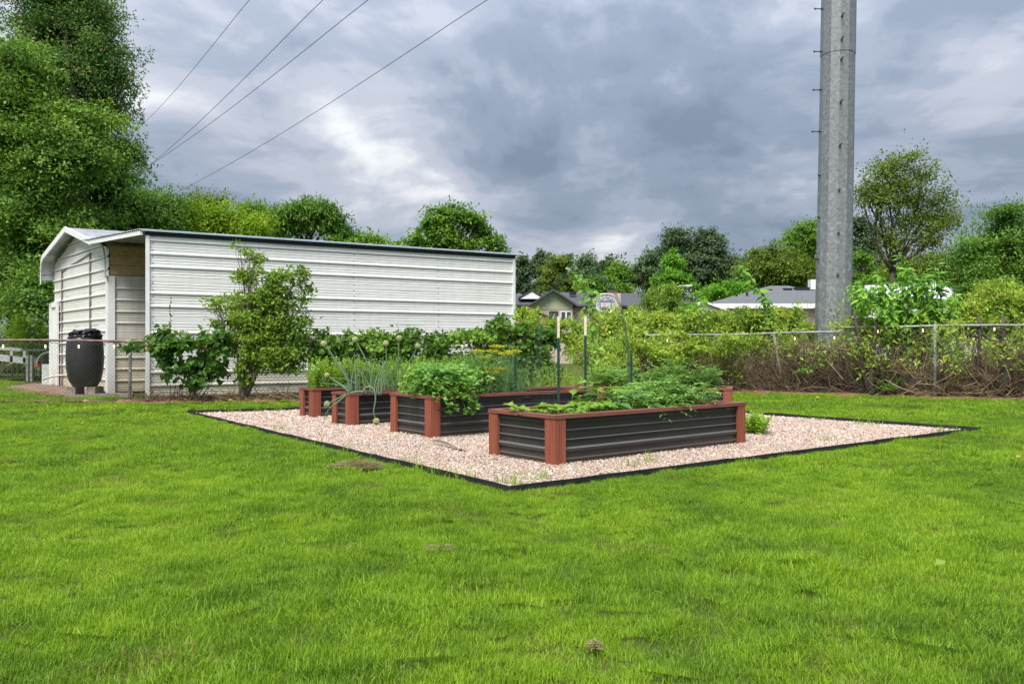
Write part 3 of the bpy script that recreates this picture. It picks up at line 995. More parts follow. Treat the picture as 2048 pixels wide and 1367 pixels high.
def bend(a, b, rng, amt=.08, k=6, sag=0.0):
    a, b = np.asarray(a, float), np.asarray(b, float)
    t = np.linspace(0, 1, k)[:, None]
    ln = np.linalg.norm(b - a)
    off = rng.normal(0, amt * ln, 3)
    off2 = rng.normal(0, amt * ln * .5, 3)
    return a * (1 - t) + b * t + off * np.sin(t * math.pi) + off2 * np.sin(t * 2 * math.pi) - np.array((0, 0, sag)) * np.sin(t * math.pi)


def blob_px(Y, bl, deep=1.0):
    out = []
    for q in bl:
        x, y, rx, ry = q[:4]
        dy = q[4] if len(q) > 4 else 0.0
        p = P(x, y, Y + dy)
        s = (Y + dy) / F
        out.append((p[0], p[1], p[2], rx * s, max(.3, (rx + ry) / 2 * s * deep), ry * s))
    return out


def tree(label, Y, bx, bl, n, L, leafm, fork_y, tr, asp=.5, seed=0, clump=None, barkm='bark', cat='tree', name='tree', kind='quad', group=None,
         limbs=3, fill=.35, lean=0.0, deep=1.0, per=45, up=.9, droop=.15, base_dy=0.0):
    rng = np.random.default_rng(seed + 100)
    base = np.array(((bx - 1024) / F * Y, Y + base_dy, 0.0))
    root = empty(name, base, label, cat, group)
    blobs = [(b[0], b[1], b[2], b[3] * .86, b[4] * .86, b[5] * .86) for b in blob_px(Y, bl, deep)]
    sat = []
    for b in blobs:
        for _ in range(3):
            d_ = rand_dirs(rng, 1)[0]
            d_[2] = d_[2] * .8 + .12
            k_ = rng.uniform(.28, .55)
            sat.append((b[0] + d_[0] * b[3] * .92, b[1] + d_[1] * b[4] * .9, b[2] + d_[2] * b[5] * .92, b[3] * k_, b[4] * k_, b[5] * k_))
    mb = MB()
    cl = clump or np.mean([b[3] for b in blobs]) * .30
    cs = crown(mb, blobs + sat, n, L, asp, rng, cl, per, kind, up, droop, fill, None, True)
    mb.build('crown', M[leafm], root, kind='stuff')
    tb = MB()
    fork = P(bx + lean, fork_y, Y)
    fork[1] += base_dy
    path = bend(base, fork, rng, .03, 8)
    tb.tube(path, np.linspace(tr * 1.15, tr * .72, 8), 9)
    for b in blobs:
        c = np.array(b[:3]) - np.array((0, 0, b[5] * .15))
        st = path[-1] if np.linalg.norm(c - fork) > .5 else path[-2]
        pa = bend(st, c, rng, .07, 7)
        r0 = tr * .55
        tb.tube(pa, np.linspace(r0, r0 * .35, 7), 6)
        d2 = np.linalg.norm(cs - np.array(b[:3]), axis=1)
        near = np.argsort(d2 + rng.uniform(0, b[3] * 1.2, len(cs)))[:limbs * 2]
        for t in near:
            s_ = pa[rng.integers(2, 6)]
            tb.tube(bend(s_, cs[t], rng, .08, 5), np.linspace(r0 * .34, r0 * .10, 5), 4, cap=False)
    tb.build('trunk', M[barkm], root, smooth=True)
    return root


# ------------------------------------------------------------------ shed
A = np.array((-8.0, 17.5, 0.0))
A2 = np.array((.06, 22.05, 0.0))
Wv = unit(A2 - A)
Wn = np.array((Wv[1], -Wv[0], 0.0))                 # faces the camera
Bc = np.array((-10.07, 20.0, 0.0))
Gv = unit(np.array((-3.78, 4.1, 0.0)))
GL = 5.30
Gn = np.array((-Gv[1], -Gv[0] * -1 * -1, 0.0))
Gn = unit(np.array((-Gv[1], Gv[0], 0.0)))
if Gn[1] > 0:
    Gn = -Gn
WL = float(np.linalg.norm(A2 - A))
WH = 3.60


def rib_prof(z0, z1, step=.29, d=.028):
    pr = [(z0, 0.0)]
    k0 = math.floor(z0 / step)
    for k in range(int(k0), int(z1 / step) + 1):
        for dz, w, dd in ((.03, .022, d), (.115, .004, .0045), (.175, .004, .0045), (.235, .004, .0045)):
            z = k * step + dz
            if z - w - .012 > pr[-1][0] and z + w + .012 < z1:
                pr += [(z - w - .008, 0), (z - w * .7, dd), (z + w * .7, dd), (z + w + .010, 0)]
    pr.append((z1, 0.0))
    return pr


shed = empty('metal_shed', A, 'long white ribbed metal shed with a flat lean-to and a gabled front', 'shed')
Z = np.array((0, 0, 1.0))
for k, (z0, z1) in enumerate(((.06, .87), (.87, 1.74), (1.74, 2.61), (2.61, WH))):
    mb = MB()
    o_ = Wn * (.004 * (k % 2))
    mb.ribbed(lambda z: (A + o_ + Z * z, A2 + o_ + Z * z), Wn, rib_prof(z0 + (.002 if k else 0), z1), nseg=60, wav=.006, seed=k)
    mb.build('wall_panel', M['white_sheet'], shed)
# inside skin and the corner trim of the outer wall
mb = MB()
mb.obox(A - Wn * .06 + Z * .06, Wv * WL, Wn * .035, Z * (WH - .08))
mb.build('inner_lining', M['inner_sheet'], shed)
mb = MB()
mb.obox(A - Wn * .07 - Wv * .012, Wv * .075, Wn * .115, Z * WH)
mb.build('corner_trim', M['white_trim'], shed)
mb = MB()
mb.obox(A2 - Wn * .07 - Wv * .06, Wv * .075, Wn * .115, Z * WH)
mb.build('corner_trim', M['white_trim'], shed)
mb = MB()
mb.obox(A - Wn * .03 + Wv * .0 + Z * -.02, Wv * WL, Wn * .05, Z * .10)
mb.build('sill_rail', M['rust_steel'], shed)
# screws in rows
mb = MB()
for s in np.arange(.12, WL, 2.28):
    for z in np.arange(.30, WH, .29):
        for dz in (.0, .14):
            c = A + Wv * s + Z * (z + dz - .05) + Wn * .006
            mb.obox(c, Wv * .016, Wn * .012, Z * .016)
mb.build('screws', M['rust_steel'], shed, kind='stuff')
# roof edge of the lean-to along the long wall
mb = MB()
mb.obox(A - Wv * .02 - Wn * .02 + Z * (WH + .002), Wv * (WL + .04), Wn * .06, Z * .085)
mb.build('fascia', M['dark_fascia'], shed)
mb = MB()
mb.obox(A - Wv * .10 - Wn * .05 + Z * (WH + .09), Wv * (WL + .45), Wn * .17, Z * .028)
mb.build('drip_edge', M['roof_edge'], shed)
# lean-to roof sheet, from the eave of the gabled part to the long wall
e0 = Bc + Gv * .22 - Wv * .55 + Z * 3.80
e1 = A - Wv * .14 + Wn * .03 + Z * (WH + .115)
mb = MB()
nr = 34
lo = [e0 * (1 - t) + e1 * t for t in np.linspace(0, 1, nr * 4 + 1)]
vs, f = [], []
for i, p in enumerate(lo):
    hgt = .022 if i % 4 in (1, 2) else 0.0
    for q in (p, p + Wv * (WL + .55)):
        vs.append(q + Z * (hgt + .008))
for i in range(len(lo) - 1):
    f.append((2 * i, 2 * i + 1, 2 * i + 3, 2 * i + 2))
mb.add(vs, f)
mb.build('lean_to_roof', M['roof_sheet'], shed)
mb = MB()
d_ = e1 - e0
mb.obox(e0 + d_ * .12 + Wv * .03 - Z * .105, d_ * .87, Wv * .05, Z * .10)
mb.build('roof_beam', M['white_trim'], shed)
# side wall of the gabled part, seen through the open end of the lean-to
for z0, z1, mt in ((.05, 1.45, 'inner_sheet'), (1.45, 2.96, 'inner_sheet')):
    mb = MB()
    mb.ribbed(lambda z: (Bc + Z * z, Bc + Wv * WL + Z * z), Wn, rib_prof(z0, z1), nseg=20, wav=.006, seed=3)
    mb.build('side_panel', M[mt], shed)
for k in range(3):
    mb = MB()
    mb.obox(Bc + Wv * .02 + Z * (2.975 + .245 * k), Wv * (WL - .1), Wn * (.03 + .004 * (k % 2)), Z * .235)
    mb.build('plank', M['plank'], shed)
mb = MB()
mb.obox(A2 - Wv * .4 - Wn * .1 + Z * .02, Wv * .05, unit(Bc + Wv * WL - A2) * float(np.linalg.norm(Bc + Wv * WL - A2)), Z * 3.5)
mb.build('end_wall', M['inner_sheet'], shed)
mb = MB()
mb.obox(G(268, 800) * np.array((1, 1, 0)) + Wv * .3 + Z * .0 - Wn * .35, Wv * .7, -Wn * .04, Z * .42)
mb.build('kick_board', M['rust_steel'], shed)


def gable_ext(z):
    if z <= 3.62:
        a, b = 0.0, GL
    else:
        t = (z - 3.62) / (4.34 - 3.62)
        a, b = GL / 2 * t, GL - GL / 2 * t
    return Bc + Gv * a + Z * z, Bc + Gv * b + Z * z


for k, (z0, z1) in enumerate(((.05, .87), (.87, 1.74), (1.74, 2.61), (2.61, 3.48), (3.48, 4.33))):
    mb = MB()
    pr = rib_prof(z0, z1, .31, .036)
    if z0 < 3.62 < z1:
        pr = sorted(pr + [(3.62, 0.0)])
    mb.ribbed(gable_ext, Gn, pr, nseg=20, wav=.008, seed=20 + k)
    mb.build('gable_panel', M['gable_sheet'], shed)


def gpt(x, z, out=0.0):
    """point of the gable plane under a photo column"""
    k = (x - 1024) / F
    t = (k * Bc[1] - Bc[0]) / (Gv[0] - k * Gv[1])
    return Bc + Gv * t + Z * z + Gn * out


for x in (126.5, 183.0):
    mb = MB()
    mb.obox(gpt(x, .05, .003), Gv * .035, Gn * .045, Z * (3.35 if x < 150 else 3.6))
    mb.build('door_track', M['track'], shed)
mb = MB()
a_, b_ = gpt(126.5, 3.36, .004), gpt(183, 3.62, .004)
mb.obox(a_, b_ - a_, Gn * .03, Z * .028)
mb.build('door_header', M['track'], shed)
mb = MB()
mb.obox(gpt(119, 2.34, .05), gpt(107, 2.34, .05) - gpt(119, 2.34, .05), Gn * .05, Z * .14)
mb.obox(gpt(121.5, .05, .05), gpt(118.5, .05, .05) - gpt(121.5, .05, .05), Gn * .05, Z * 2.42)
mb.obox(gpt(109.5, .05, .05), gpt(105.6, .05, .05) - gpt(109.5, .05, .05), Gn * .05, Z * 2.42)
door = mb.build('door_frame', M['white_trim'], shed)
mb = MB()
mb.obox(gpt(118.5, .06, .03), gpt(109.6, .06, .03) - gpt(118.5, .06, .03), Gn * .025, Z * 2.27)
mb.build('door', M['gable_sheet'], shed)
mb = MB()
mb.obox(gpt(155, 1.60, .03), gpt(151.5, 1.60, .03) - gpt(155, 1.60, .03), Gn * .04, Z * .05)
mb.build('latch', M['bolt'], shed)
# roof of the gabled part, ribbed along its length, with rounded eaves
sec = [(-.02, 3.62), (.10, 3.80), (2.65, 4.42), (5.12, 3.86), (5.30, 3.73), (5.38, 3.5), (5.40, 3.15)]
for (s0, z0), (s1, z1) in zip(sec[:-1], sec[1:]):
    p0, p1 = Bc + Gv * s0 + Z * z0, Bc + Gv * s1 + Z * z1
    nrm = unit(np.cross(Wv, p1 - p0))
    if nrm[2] < 0 or (abs(nrm[2]) < .1 and np.dot(nrm, Gv) < 0):
        nrm = -nrm
    ln = float(np.linalg.norm(p1 - p0))
    pr = [(0, 0)]
    for c in np.arange(.2, ln - .1, .235):
        pr += [(c - .025, 0), (c - .012, .02), (c + .012, .02), (c + .025, 0)]
    pr.append((ln, 0))
    mb = MB()
    u_ = (p1 - p0) / ln
    fo = .34 if s0 > .05 else .05
    mb.ribbed(lambda z: (p0 + u_ * z - Wv * fo, p0 + u_ * z + Wv * (WL + .6)), nrm, pr, nseg=8)
    mb.build('roof_sheet', M['roof_sheet'], shed)
mb = MB()
for (s0, z0), (s1, z1) in zip(sec[1:-1], sec[2:]):
    p0, p1 = Bc + Gv * s0 + Z * z0 - Wv * .36, Bc + Gv * s1 + Z * z1 - Wv * .36
    dn = Z * -.15 if abs(z1 - z0) < .3 or s1 < 5.5 else -Gv * .15
    mb.obox(p0 - dn * .2, (p1 - p0) * 1.0, Wv * .03, dn)
mb.build('barge_board', M['white_trim'], shed)
mb = MB()
pts = [Bc + Gv * s + Z * z + Gn * .06 for s, z in ((.34, 3.74), (.20, 3.66), (.10, 3.5), (.05, 3.3), (.03, 2.90))]
for p, q in zip(pts[:-1], pts[1:]):
    mb.obox(p - Wn * .0, q - p, Wn * .14 - Wv * .02, Gn * .03)
mb.build('curved_trim', M['white_trim'], shed)
mb = MB()
mb.obox(Bc + Z * .02 - Gv * .012, Gv * .13, Gn * .055, Z * 2.92)
mb.obox(Bc + Z * .02 + Wv * -.03, Wv * .16, Wn * .045, Z * 2.92)
mb.build('corner_trim', M['white_trim'], shed)
# closed back of the gabled part
mb = MB()
mb.obox(Bc + Gv * GL + Z * .02, Wv * WL, -Gv * .04, Z * 3.6)
mb.build('rear_wall', M['gable_sheet'], shed)

# ------------------------------------------------------------------ things by the shed
pat = [G(8, 776), G(150, 797.5), G(205, 789), G(172, 776), G(120, 768), G(60, 769)]
mb = MB()
mb.prism([(p[0], p[1], .004) for p in pat], (0, 0, .012))
pt = mb.build('patio', M['clay'], kind='structure')
pp = np.array([p[:2] for p in pat])
mb = MB()
rng = np.random.default_rng(2)
lo, hi = pp.min(0), pp.max(0)
pc = pp.mean(0)
order = pp
area2 = np.sum(pp[:, 0] * np.roll(pp[:, 1], -1) - np.roll(pp[:, 0], -1) * pp[:, 1])
if area2 < 0:
    order = pp[::-1]
row = 0
for a in np.arange(-8, 8, .21):
    for b in np.arange(-8, 8, .105):
        off = .105 if int(round(b / .105)) % 2 else 0
        c = pc + Gv[:2] * (a + off) + Wv[:2] * b
        if inside(order, c[None], .05)[0]:
            mb.obox((*c, .017), Gv * .198, Wv * .096, (rng.normal(0, .002), rng.normal(0, .002), .022 + rng.uniform(0, .008)))
mb.build('pavers', M['paver'], pt, kind='stuff')

# rain barrel on blocks
bc = G(170, 793)
bc[2] = .0
Yb = bc[1]
root = empty('rain_barrel', (bc[0], Yb, .24), 'black plastic rain barrel with a bag tied over its top', 'barrel')
s_ = Yb / F
prof = [(.0, .0), (22 * s_, .0), (29 * s_, 12 * s_), (33 * s_, 32 * s_), (34.5 * s_, 55 * s_), (34 * s_, 70 * s_), (33 * s_, 86 * s_), (31 * s_, 96 * s_), (27 * s_, 101 * s_), (26 * s_, 106 * s_)]
mb = MB()
mb.lathe((bc[0], Yb, .24), prof, 28)
mb.build('body', M['barrel'], root, smooth=True)
mb = MB()
rng = np.random.default_rng(8)
ang = np.arange(36) * 2 * math.pi / 36
rings = []
for r, z, jz in ((30.5, 96, 1.6), (31.5, 100, 2), (28.5, 103, 1), (29.5, 108, 1), (22, 112, .8), (1, 112.5, .2)):
    rr = r * (1 + rng.normal(0, .035, 36)) * s_
    rings.append(np.stack([bc[0] + rr * np.cos(ang), Yb + rr * np.sin(ang), .24 + (z + rng.normal(0, jz, 36) + 3 * np.cos(ang)) * s_], -1))
i = np.arange(5)[:, None] * 36
j = np.arange(36)[None]
jn = (j + 1) % 36
mb.add(np.concatenate(rings), np.stack([i + j, i + jn, i + 36 + jn, i + 36 + j], -1).reshape(-1, 4))
mb.build('bag_cover', M['bag'], root)
mb = MB()
c0 = np.array((bc[0] - 27 * s_, Yb - .08, .24 + 22 * s_))
mb.tube([c0, c0 + (-.18, -.05, .01), c0 + (-.38, -.06, -.02), c0 + (-.58, -.08, -.08)], .022, 8)
mb.build('spout_pipe', M['pvc'], root, smooth=True)
for dx, lab in ((-.22, 'concrete block under the left side of the rain barrel'), (.24, 'concrete block under the right side of the rain barrel')):
    mb = MB()
    mb.obox((bc[0] + dx - .10, Yb - .2, .0), (.20, 0, 0), (0, .40, 0), (0, 0, .238))
    tag(mb.build('concrete_block', M['block']), lab, 'block', 'blocks under the barrel')
mb = MB()
q = G(95, 770)
mb.obox((q[0], q[1] - .3, .03), (.55, -.3, 0), (.2, .35, 0), (0, 0, .62))
tag(mb.build('electrical_box', M['alu']), 'pale grey box standing at the foot of the shed door', 'box')
for k in range(3):
    mb = MB()
    c = G(128 + 42 * k, 795)
    mb.obox((c[0], c[1], .003), (.55, .12, .0), (-.08, .25, 0), (0, 0, .06 + .02 * k))
    tag(mb.build('paving_slab', M['block']), ('flat dark slab left of the rain barrel', 'flat slab in front of the rain barrel blocks', 'flat slab right of the rain barrel, by the shed corner')[k], 'slab', 'slabs round the barrel')

# trailer
Yt = 27.5
root = empty('utility_trailer', (P(30, 740, Yt)[0], Yt, 0), 'pale steel utility trailer parked behind the chain link fence', 'trailer')


def bar(mb, x0, y0, x1, y1, th, Y=Yt, dp=.08):
    p, q = P(x0, y0, Y), P(x1, y1, Y)
    mb.obox(p, q - p, (0, dp, 0), (0, 0, th))


mb = MB()
bar(mb, -40, 697, 42, 702, .10)
bar(mb, -40, 716, 70, 730, .22)
bar(mb, -40, 697, 42, 702, .10, Yt + 1.5)
bar(mb, -40, 716, 70, 730, .22, Yt + 1.5)
for x in (-20, 20, 46):
    p = P(x, 726, Yt)
    mb.obox(p, (.09, 0, 0), (0, .06, 0), (0, 0, .42))
for x in (-20, 20, 60):
    p = P(x, 716 + (x + 40) * 14 / 110, Yt)
    mb.obox(p + np.array((0, .02, .02)), (.08, 0, 0), (0, 1.5, 0), (0, 0, .12))
for x in (-30, 40):
    p = P(x, 697 + (x + 40) * 5 / 82, Yt)
    mb.obox(p + np.array((0, .02, .01)), (.06, 0, 0), (0, 1.5, 0), (0, 0, .06))
mb.build('frame', M['alu'], root)
mb = MB()
p0, p1 = P(-40, 716, Yt), P(70, 728, Yt)
mb.obox(p0 + np.array((0, .08, .0)), p1 - p0, (0, 1.45, 0), (0, 0, .05))
mb.build('deck', M['paver'], root)
mb = MB()
pw = P(98, 729, Yt - .2)
an = np.linspace(0, math.pi, 12)
mb.tube([pw + np.array((.42 * math.cos(t), 0, .42 * math.sin(t))) for t in an], .03, 6)
for t in range(11):
    a_ = pw + np.array((.42 * math.cos(an[t]), 0, .42 * math.sin(an[t])))
    b_ = pw + np.array((.42 * math.cos(an[t + 1]), 0, .42 * math.sin(an[t + 1])))
    mb.add([a_, b_, b_ + np.array((0, .26, 0)), a_ + np.array((0, .26, 0))], [(0, 1, 2, 3)])
mb.build('fender', M['alu'], root)
mb = MB()
pr = [(.16, -.1), (.30, -.1), (.33, -.05), (.33, .05), (.30, .1), (.16, .1)]
an = np.linspace(0, 2 * math.pi, 25)[:-1]
vs = [pw + np.array((r * math.cos(t), .13 + y, r * math.sin(t) - .12)) for r, y in pr for t in an]
i = np.arange(5)[:, None] * 24
j = np.arange(24)[None]
mb.add(vs, np.stack([i + j, i + (j + 1) % 24, i + 24 + (j + 1) % 24, i + 24 + j], -1).reshape(-1, 4))
tyre = mb.build('wheel', M['rubber'], root, smooth=True)
mb = MB()
bar(mb, 68, 735, 105, 727, .18, Yt - .1)
mb.build('side_rail', M['orange'], root)
mb = MB()
for x in (52, 60):
    p = P(x, 744, Yt - .1)
    mb.obox((p[0], p[1], 0.0), (.07, 0, 0), (0, .07, 0), (0, 0, .9))
mb.build('jack_leg', M['galv'], root)
# tall grassy crop behind it
rng = np.random.default_rng(12)
root = empty('tall_crop', (P(50, 700, 31)[0], 31, 0), 'row of tall leafy green stalks behind the trailer', 'plants')
mb, sb = MB(), MB()
for k in range(210):
    x, Y = rng.uniform(-24.5, -15.4), rng.uniform(29.8, 32.2)
    hgt = rng.uniform(1.7, 2.45) * (1.0 + .12 * math.sin(x * 1.9))
    pth = bend((x, Y, 0), (x + rng.normal(0, .15), Y, hgt), rng, .02, 4)
    sb.tube(pth, np.linspace(.014, .006, 4), 4, cap=False)
    m = 26
    t = rng.uniform(.25, 1, m)
    pos = np.stack([np.interp(t, np.linspace(0, 1, 4), pth[:, i]) for i in range(3)], -1)
    az = rng.uniform(0, 6.283, m)
    d = np.stack([np.cos(az), np.sin(az), rng.uniform(-.5, .9, m)], -1)
    mb.leaves(pos, d, np.stack([-np.cos(az) * .4, -np.sin(az) * .4, np.ones(m)], -1), rng.uniform(.28, .5, m), rng.uniform(.05, .085, m), 'fold')
mb.build('foliage', M['lf_corn'], root, kind='stuff')
sb.build('stems', M['stem'], root, kind='stuff')


# ------------------------------------------------------------------ chain link fences
def polyline(pts):
    pts = np.asarray(pts, float)
    seg = np.linalg.norm(np.diff(pts, axis=0), axis=1)
    cum = np.r_[0, np.cumsum(seg)]

    def at(s):
        return np.stack([np.interp(s, cum, pts[:, i]) for i in range(pts.shape[1])], -1)
    return at, cum


def chain_link(root, line, h0, h1, mat, wr=.0026, dx=.062):
    at, cum = polyline(line)
    mb = MB()
    total = cum[-1]
    rows = int(round(max(h0, h1) / (dx * .5)))
    s0 = np.arange(0, total, dx)
    for par in (0,):
        k = np.arange(rows + 1)
        for s in s0:
            ss = s + (k % 2) * dx * .5
            xy = at(np.clip(ss, 0, total))
            hh = h0 + (h1 - h0) * s / total
            z = k / rows * hh + .015
            yo = np.where(k % 2, .004, -.004)
            pts = np.stack([xy[:, 0], xy[:, 1] + yo, z], -1)
            mb.tube(pts, wr, 3, cap=False)
            ss2 = s - (k % 2) * dx * .5
            xy2 = at(np.clip(ss2, 0, total))
            pts2 = np.stack([xy2[:, 0], xy2[:, 1] - yo, z], -1)
            mb.tube(pts2, wr, 3, cap=False)
    return mb.build('chain_link', mat, root, kind='stuff')


fl = empty('chain_link_fence', (-8, 16.7, 0), 'low chain link fence with a rusty brown top rail before the shed', 'fence')
lineL = FL
chain_link(fl, lineL, 1.27, 1.27, M['wire_old'], .0030, .088)
atL, cumL = polyline(FL)
mb = MB()
ss = np.linspace(0, cumL[-1], 40)
xy = atL(ss)
zr = 1.295 + .012 * np.sin(ss * 1.3) + np.interp(ss, [0, 11, cumL[-1]], [0, 0, .06])
mb.tube(np.stack([xy[:, 0], xy[:, 1], zr], -1), .024, 8)
mb.build('top_rail', M['rail_brown'], fl, smooth=True)
for x in (-14.3, -11.2, -8.02, -4.33, -1.58, .55):
    y = float(np.interp(x, FL[:, 0], FL[:, 1]))
    mb = MB()
    mb.tube([(x, y + .04, -.05), (x + .01, y + .04, 1.29)], .032, 10)
    mb.tube([(x + .01, y + .04, 1.285), (x + .01, y + .04, 1.325)], [.036, .022], 10)
    mb.build('post', M['galv'], fl, smooth=True)

fr = empty('chain_link_fence', (9.5, 18.0, 0), 'chain link fence with a pale galvanised rail holding back the brush', 'fence')
chain_link(fr, FR, 1.50, 1.66, M['wire_old'], .0032, .115)
mb = MB()
for seg, z0, z1 in (((3.4, 7.86), 1.46, 1.53), ((7.75, 24.0), 1.635, 1.70)):
    xs = np.linspace(seg[0], seg[1], 16)
    ys = np.interp(xs, FR[:, 0], FR[:, 1])
    mb.tube(np.stack([xs, ys, np.linspace(z0, z1, 16) + .008 * np.sin(xs * 2)], -1), .024, 8)
mb.build('top_rail', M['galv'], fr, smooth=True)
for x, ln, r, zt in ((6.75, -.32, .035, 1.50), (9.54, .0, .038, 1.69), (13.2, .0, .036, 1.68), (16.8, .0, .036, 1.69), (20.4, .0, .036, 1.69)):
    y = float(np.interp(x, FR[:, 0], FR[:, 1]))
    mb = MB()
    mb.tube([(x - ln * .25, y + .05, -.05), (x + ln * .6, y + .05, zt)], r, 10)
    mb.build('post', M['bark_pale'] if ln else M['galv'], fr, smooth=True)
rng = np.random.default_rng(31)
for x, w, lab, tilt in ((8.25, .075, 'leaning weathered tree stem on the fence left of the steel pole base', -.22), (9.0 - .55, .06, 'thin dead trunk where the two fence rails meet', .05),
                        (10.45, .06, 'dark dead stem behind the fence, left of a pair at the right', .0), (10.9, .085, 'thicker dark stem behind the fence at the far right', .03)):
    y = float(np.interp(x, FR[:, 0], FR[:, 1])) + (.12 if x > 9 else -.10)
    mb = MB()
    mb.tube(bend((x - tilt, y, -.02), (x + tilt, y, 1.85), rng, .03, 8), np.linspace(w, w * .55, 8), 7)
    for k in range(5):
        z = rng.uniform(.6, 1.8)
        mb.tube(bend((x, y, z), (x + rng.normal(0, .4), y + rng.uniform(0, .4), z + rng.uniform(.2, .5)), rng, .1, 4), np.linspace(w * .3, .008, 4), 4)
    tag(mb.build('dead_trunk', M['bark'], smooth=True), lab, 'trunk', 'dead stems in the fence')

# string lights along both fences
for lab, line, xa, xb, zf, n in (('string of warm bulbs along the left fence rail', FL, -15.6, .5, lambda x: 1.285, 23),
                                 ('string of warm bulbs along the right fence rail', FR, 3.3, 15.2, lambda x: 1.43 + (x - 3.3) * .015 + (.13 if x > 7.9 else 0), 17)):
    root = empty('string_lights', (xa, float(np.interp(xa, line[:, 0], line[:, 1])), 1.2), lab, 'string lights')
    cb = MB()
    xs = np.linspace(xa, xb, n)
    rng = np.random.default_rng(n)
    xs = xs + rng.uniform(-.12, .12, n)
    ps = []
    for k, x in enumerate(xs):
        y = float(np.interp(x, line[:, 0], line[:, 1])) - .045
        z = zf(x) - .02
        ps.append((x, y, z))
        if k < n - 1:
            x2 = (x + xs[k + 1]) / 2
            ps.append((x2, float(np.interp(x2, line[:, 0], line[:, 1])) - .045, z - .035))
        so = MB()
        so.lathe((x, y, z - .05), [(.012, 0), (.014, .02), (.010, .045)], 8)
        so.build('socket', M['cable'], root)
        bu = MB()
        bu.lathe((x, y, z - .135), [(.003, 0), (.013, .012), (.019, .032), (.016, .060), (.010, .084)], 10)
        bu.build('bulb', M['bulb'], root, smooth=True)
    cb.tube(ps, .005, 4)
    cb.build('cable', M['cable'], root)

# ------------------------------------------------------------------ steel pole
Yp = 20.5
pb = np.array(((1664 - 1024) / F * (Yp + .8), Yp + .8, 0))
Yp = pb[1]
top_c = lambda z: np.array((pb[0] + z * .0175, pb[1], z))
rad = lambda z: .466 - .0034 * z
root = empty('steel_pole', pb, 'tall tapering galvanised steel pole with step bolts, rising out of frame', 'pole')
NS = 12
an = (np.arange(NS) + .5) * 2 * math.pi / NS


def ring(z, r):
    c = top_c(z)
    return np.stack([c[0] + r * np.cos(an), c[1] + r * np.sin(an), np.full(NS, z)], -1)


zj = H + (HY - 110) / F * Yp
mb = MB()
zz = [-.1, 3, 6, zj]
vs = np.concatenate([ring(z, rad(z)) for z in zz])
i = np.arange(len(zz) - 1)[:, None] * NS
j = np.arange(NS)[None]
mb.add(vs, np.stack([i + j, i + (j + 1) % NS, i + NS + (j + 1) % NS, i + NS + j], -1).reshape(-1, 4))
mb.build('lower_shaft', M['pole'], root)
mb = MB()
zz = [zj - .02, 12, 17, 24]
vs = np.concatenate([ring(z, rad(z) + .012) for z in zz])
mb.add(vs, np.stack([i + j, i + (j + 1) % NS, i + NS + (j + 1) % NS, i + NS + j], -1).reshape(-1, 4))
mb.add(ring(zj - .02, rad(zj) + .012), [tuple(range(NS))])
mb.add(ring(24, rad(24) + .012), [tuple(range(NS))])
mb.build('upper_shaft', M['pole'], root)


def bolt(z, a, ln):
    d = np.array((math.cos(a), math.sin(a), 0))
    c = top_c(z) + d * (rad(z) * .97)
    mb = MB()
    mb.tube([c, c + d * ln], .014, 6)
    mb.tube([c + d * ln, c + d * (ln + .025)], .030, 6)
    mb.tube([c + d * .02, c + d * .05], .032, 6)
    mb.build('step_bolt', M['bolt'], root)


zp = lambda y: H + (HY - y) / F * (Yp - .4)
for y in (33, 80, 120, 205, 292, -60, -150):
    bolt(zp(y), -math.pi / 2 - .18, .17)
for y in (380, 466, 550):
    bolt(zp(y), -math.pi / 2 - .18, .02)
for y in (5, 92, 170, 255, -80):
    bolt(zp(y), math.pi, .20)
for y in (12, 85, 155, 228):
    bolt(zp(y), .25, .02)
for y in (345, 430, 515):
    bolt(zp(y), math.pi + .1, .0)

# overhead wires
for k, (x0, y0, x1, y1, lab) in enumerate(((498, 0, 257, 275, 'highest overhead wire, leftmost where it leaves the top of the picture'),
                                           (645, 0, 255, 366, 'overhead wire second from the left, crossing the next one near the trees'),
                                           (735, 0, 250, 362, 'overhead wire third from the left, crossing its neighbour near the trees'),
                                           (973, 0, 343, 391, 'lowest overhead wire, running down to the treetops behind the shed'))):
    Yn, Yf = 30, 62
    n_, f_ = P(x0, y0, Yn), P(x1, y1, Yf)
    d = f_ - n_
    t = np.linspace(-.8, 1.12, 26)
    pts = n_ + d * t[:, None]
    pts[:, 2] -= .35 * np.sin(np.clip(t, 0, 1) * math.pi)
    mb = MB()
    mb.tube(pts, .013 if k else .011, 5)
    tag(mb.build('power_line', M['cable'], smooth=True), lab, 'wire', 'overhead wires')

# ------------------------------------------------------------------ trees
TG = 'trees behind the yard'
tree('tall dark tree with rust coloured tips, at the top left', 31, 150, [(60, -60, 80, 90), (150, 10, 70, 70), (190, 90, 50, 80), (140, 120, 70, 80), (190, 170, 46, 60), (110, 210, 70, 60, 1), (180, 225, 46, 40), (212, 140, 34, 60), (90, 60, 60, 70), (192, 25, 40, 50), (150, 280, 70, 50)],
     84000, .14, 'lf_rust', 330, .32, .42, 1, group=TG, clump=.62, droop=.5, per=130)
tree('broad leafy tree at the left edge, behind the trailer', 28, -30, [(20, 120, 70, 70), (45, 235, 95, 75), (120, 330, 95, 65), (30, 360, 70, 70), (95, 440, 110, 60), (30, 540, 80, 60), (140, 250, 60, 60), (70, 585, 70, 40, -2)],
     86000, .14, 'lf_left', 600, .26, .55, 2, group=TG, clump=.62, per=130)
tree('dark spreading tree just behind the shed gable', 32, 235, [(200, 345, 70, 62), (255, 310, 28, 26), (235, 420, 95, 55), (300, 440, 52, 50), (330, 425, 30, 34), (190, 460, 80, 60)],
     56000, .15, 'lf_dark', 520, .30, .5, 3, group=TG, clump=.55, per=110)
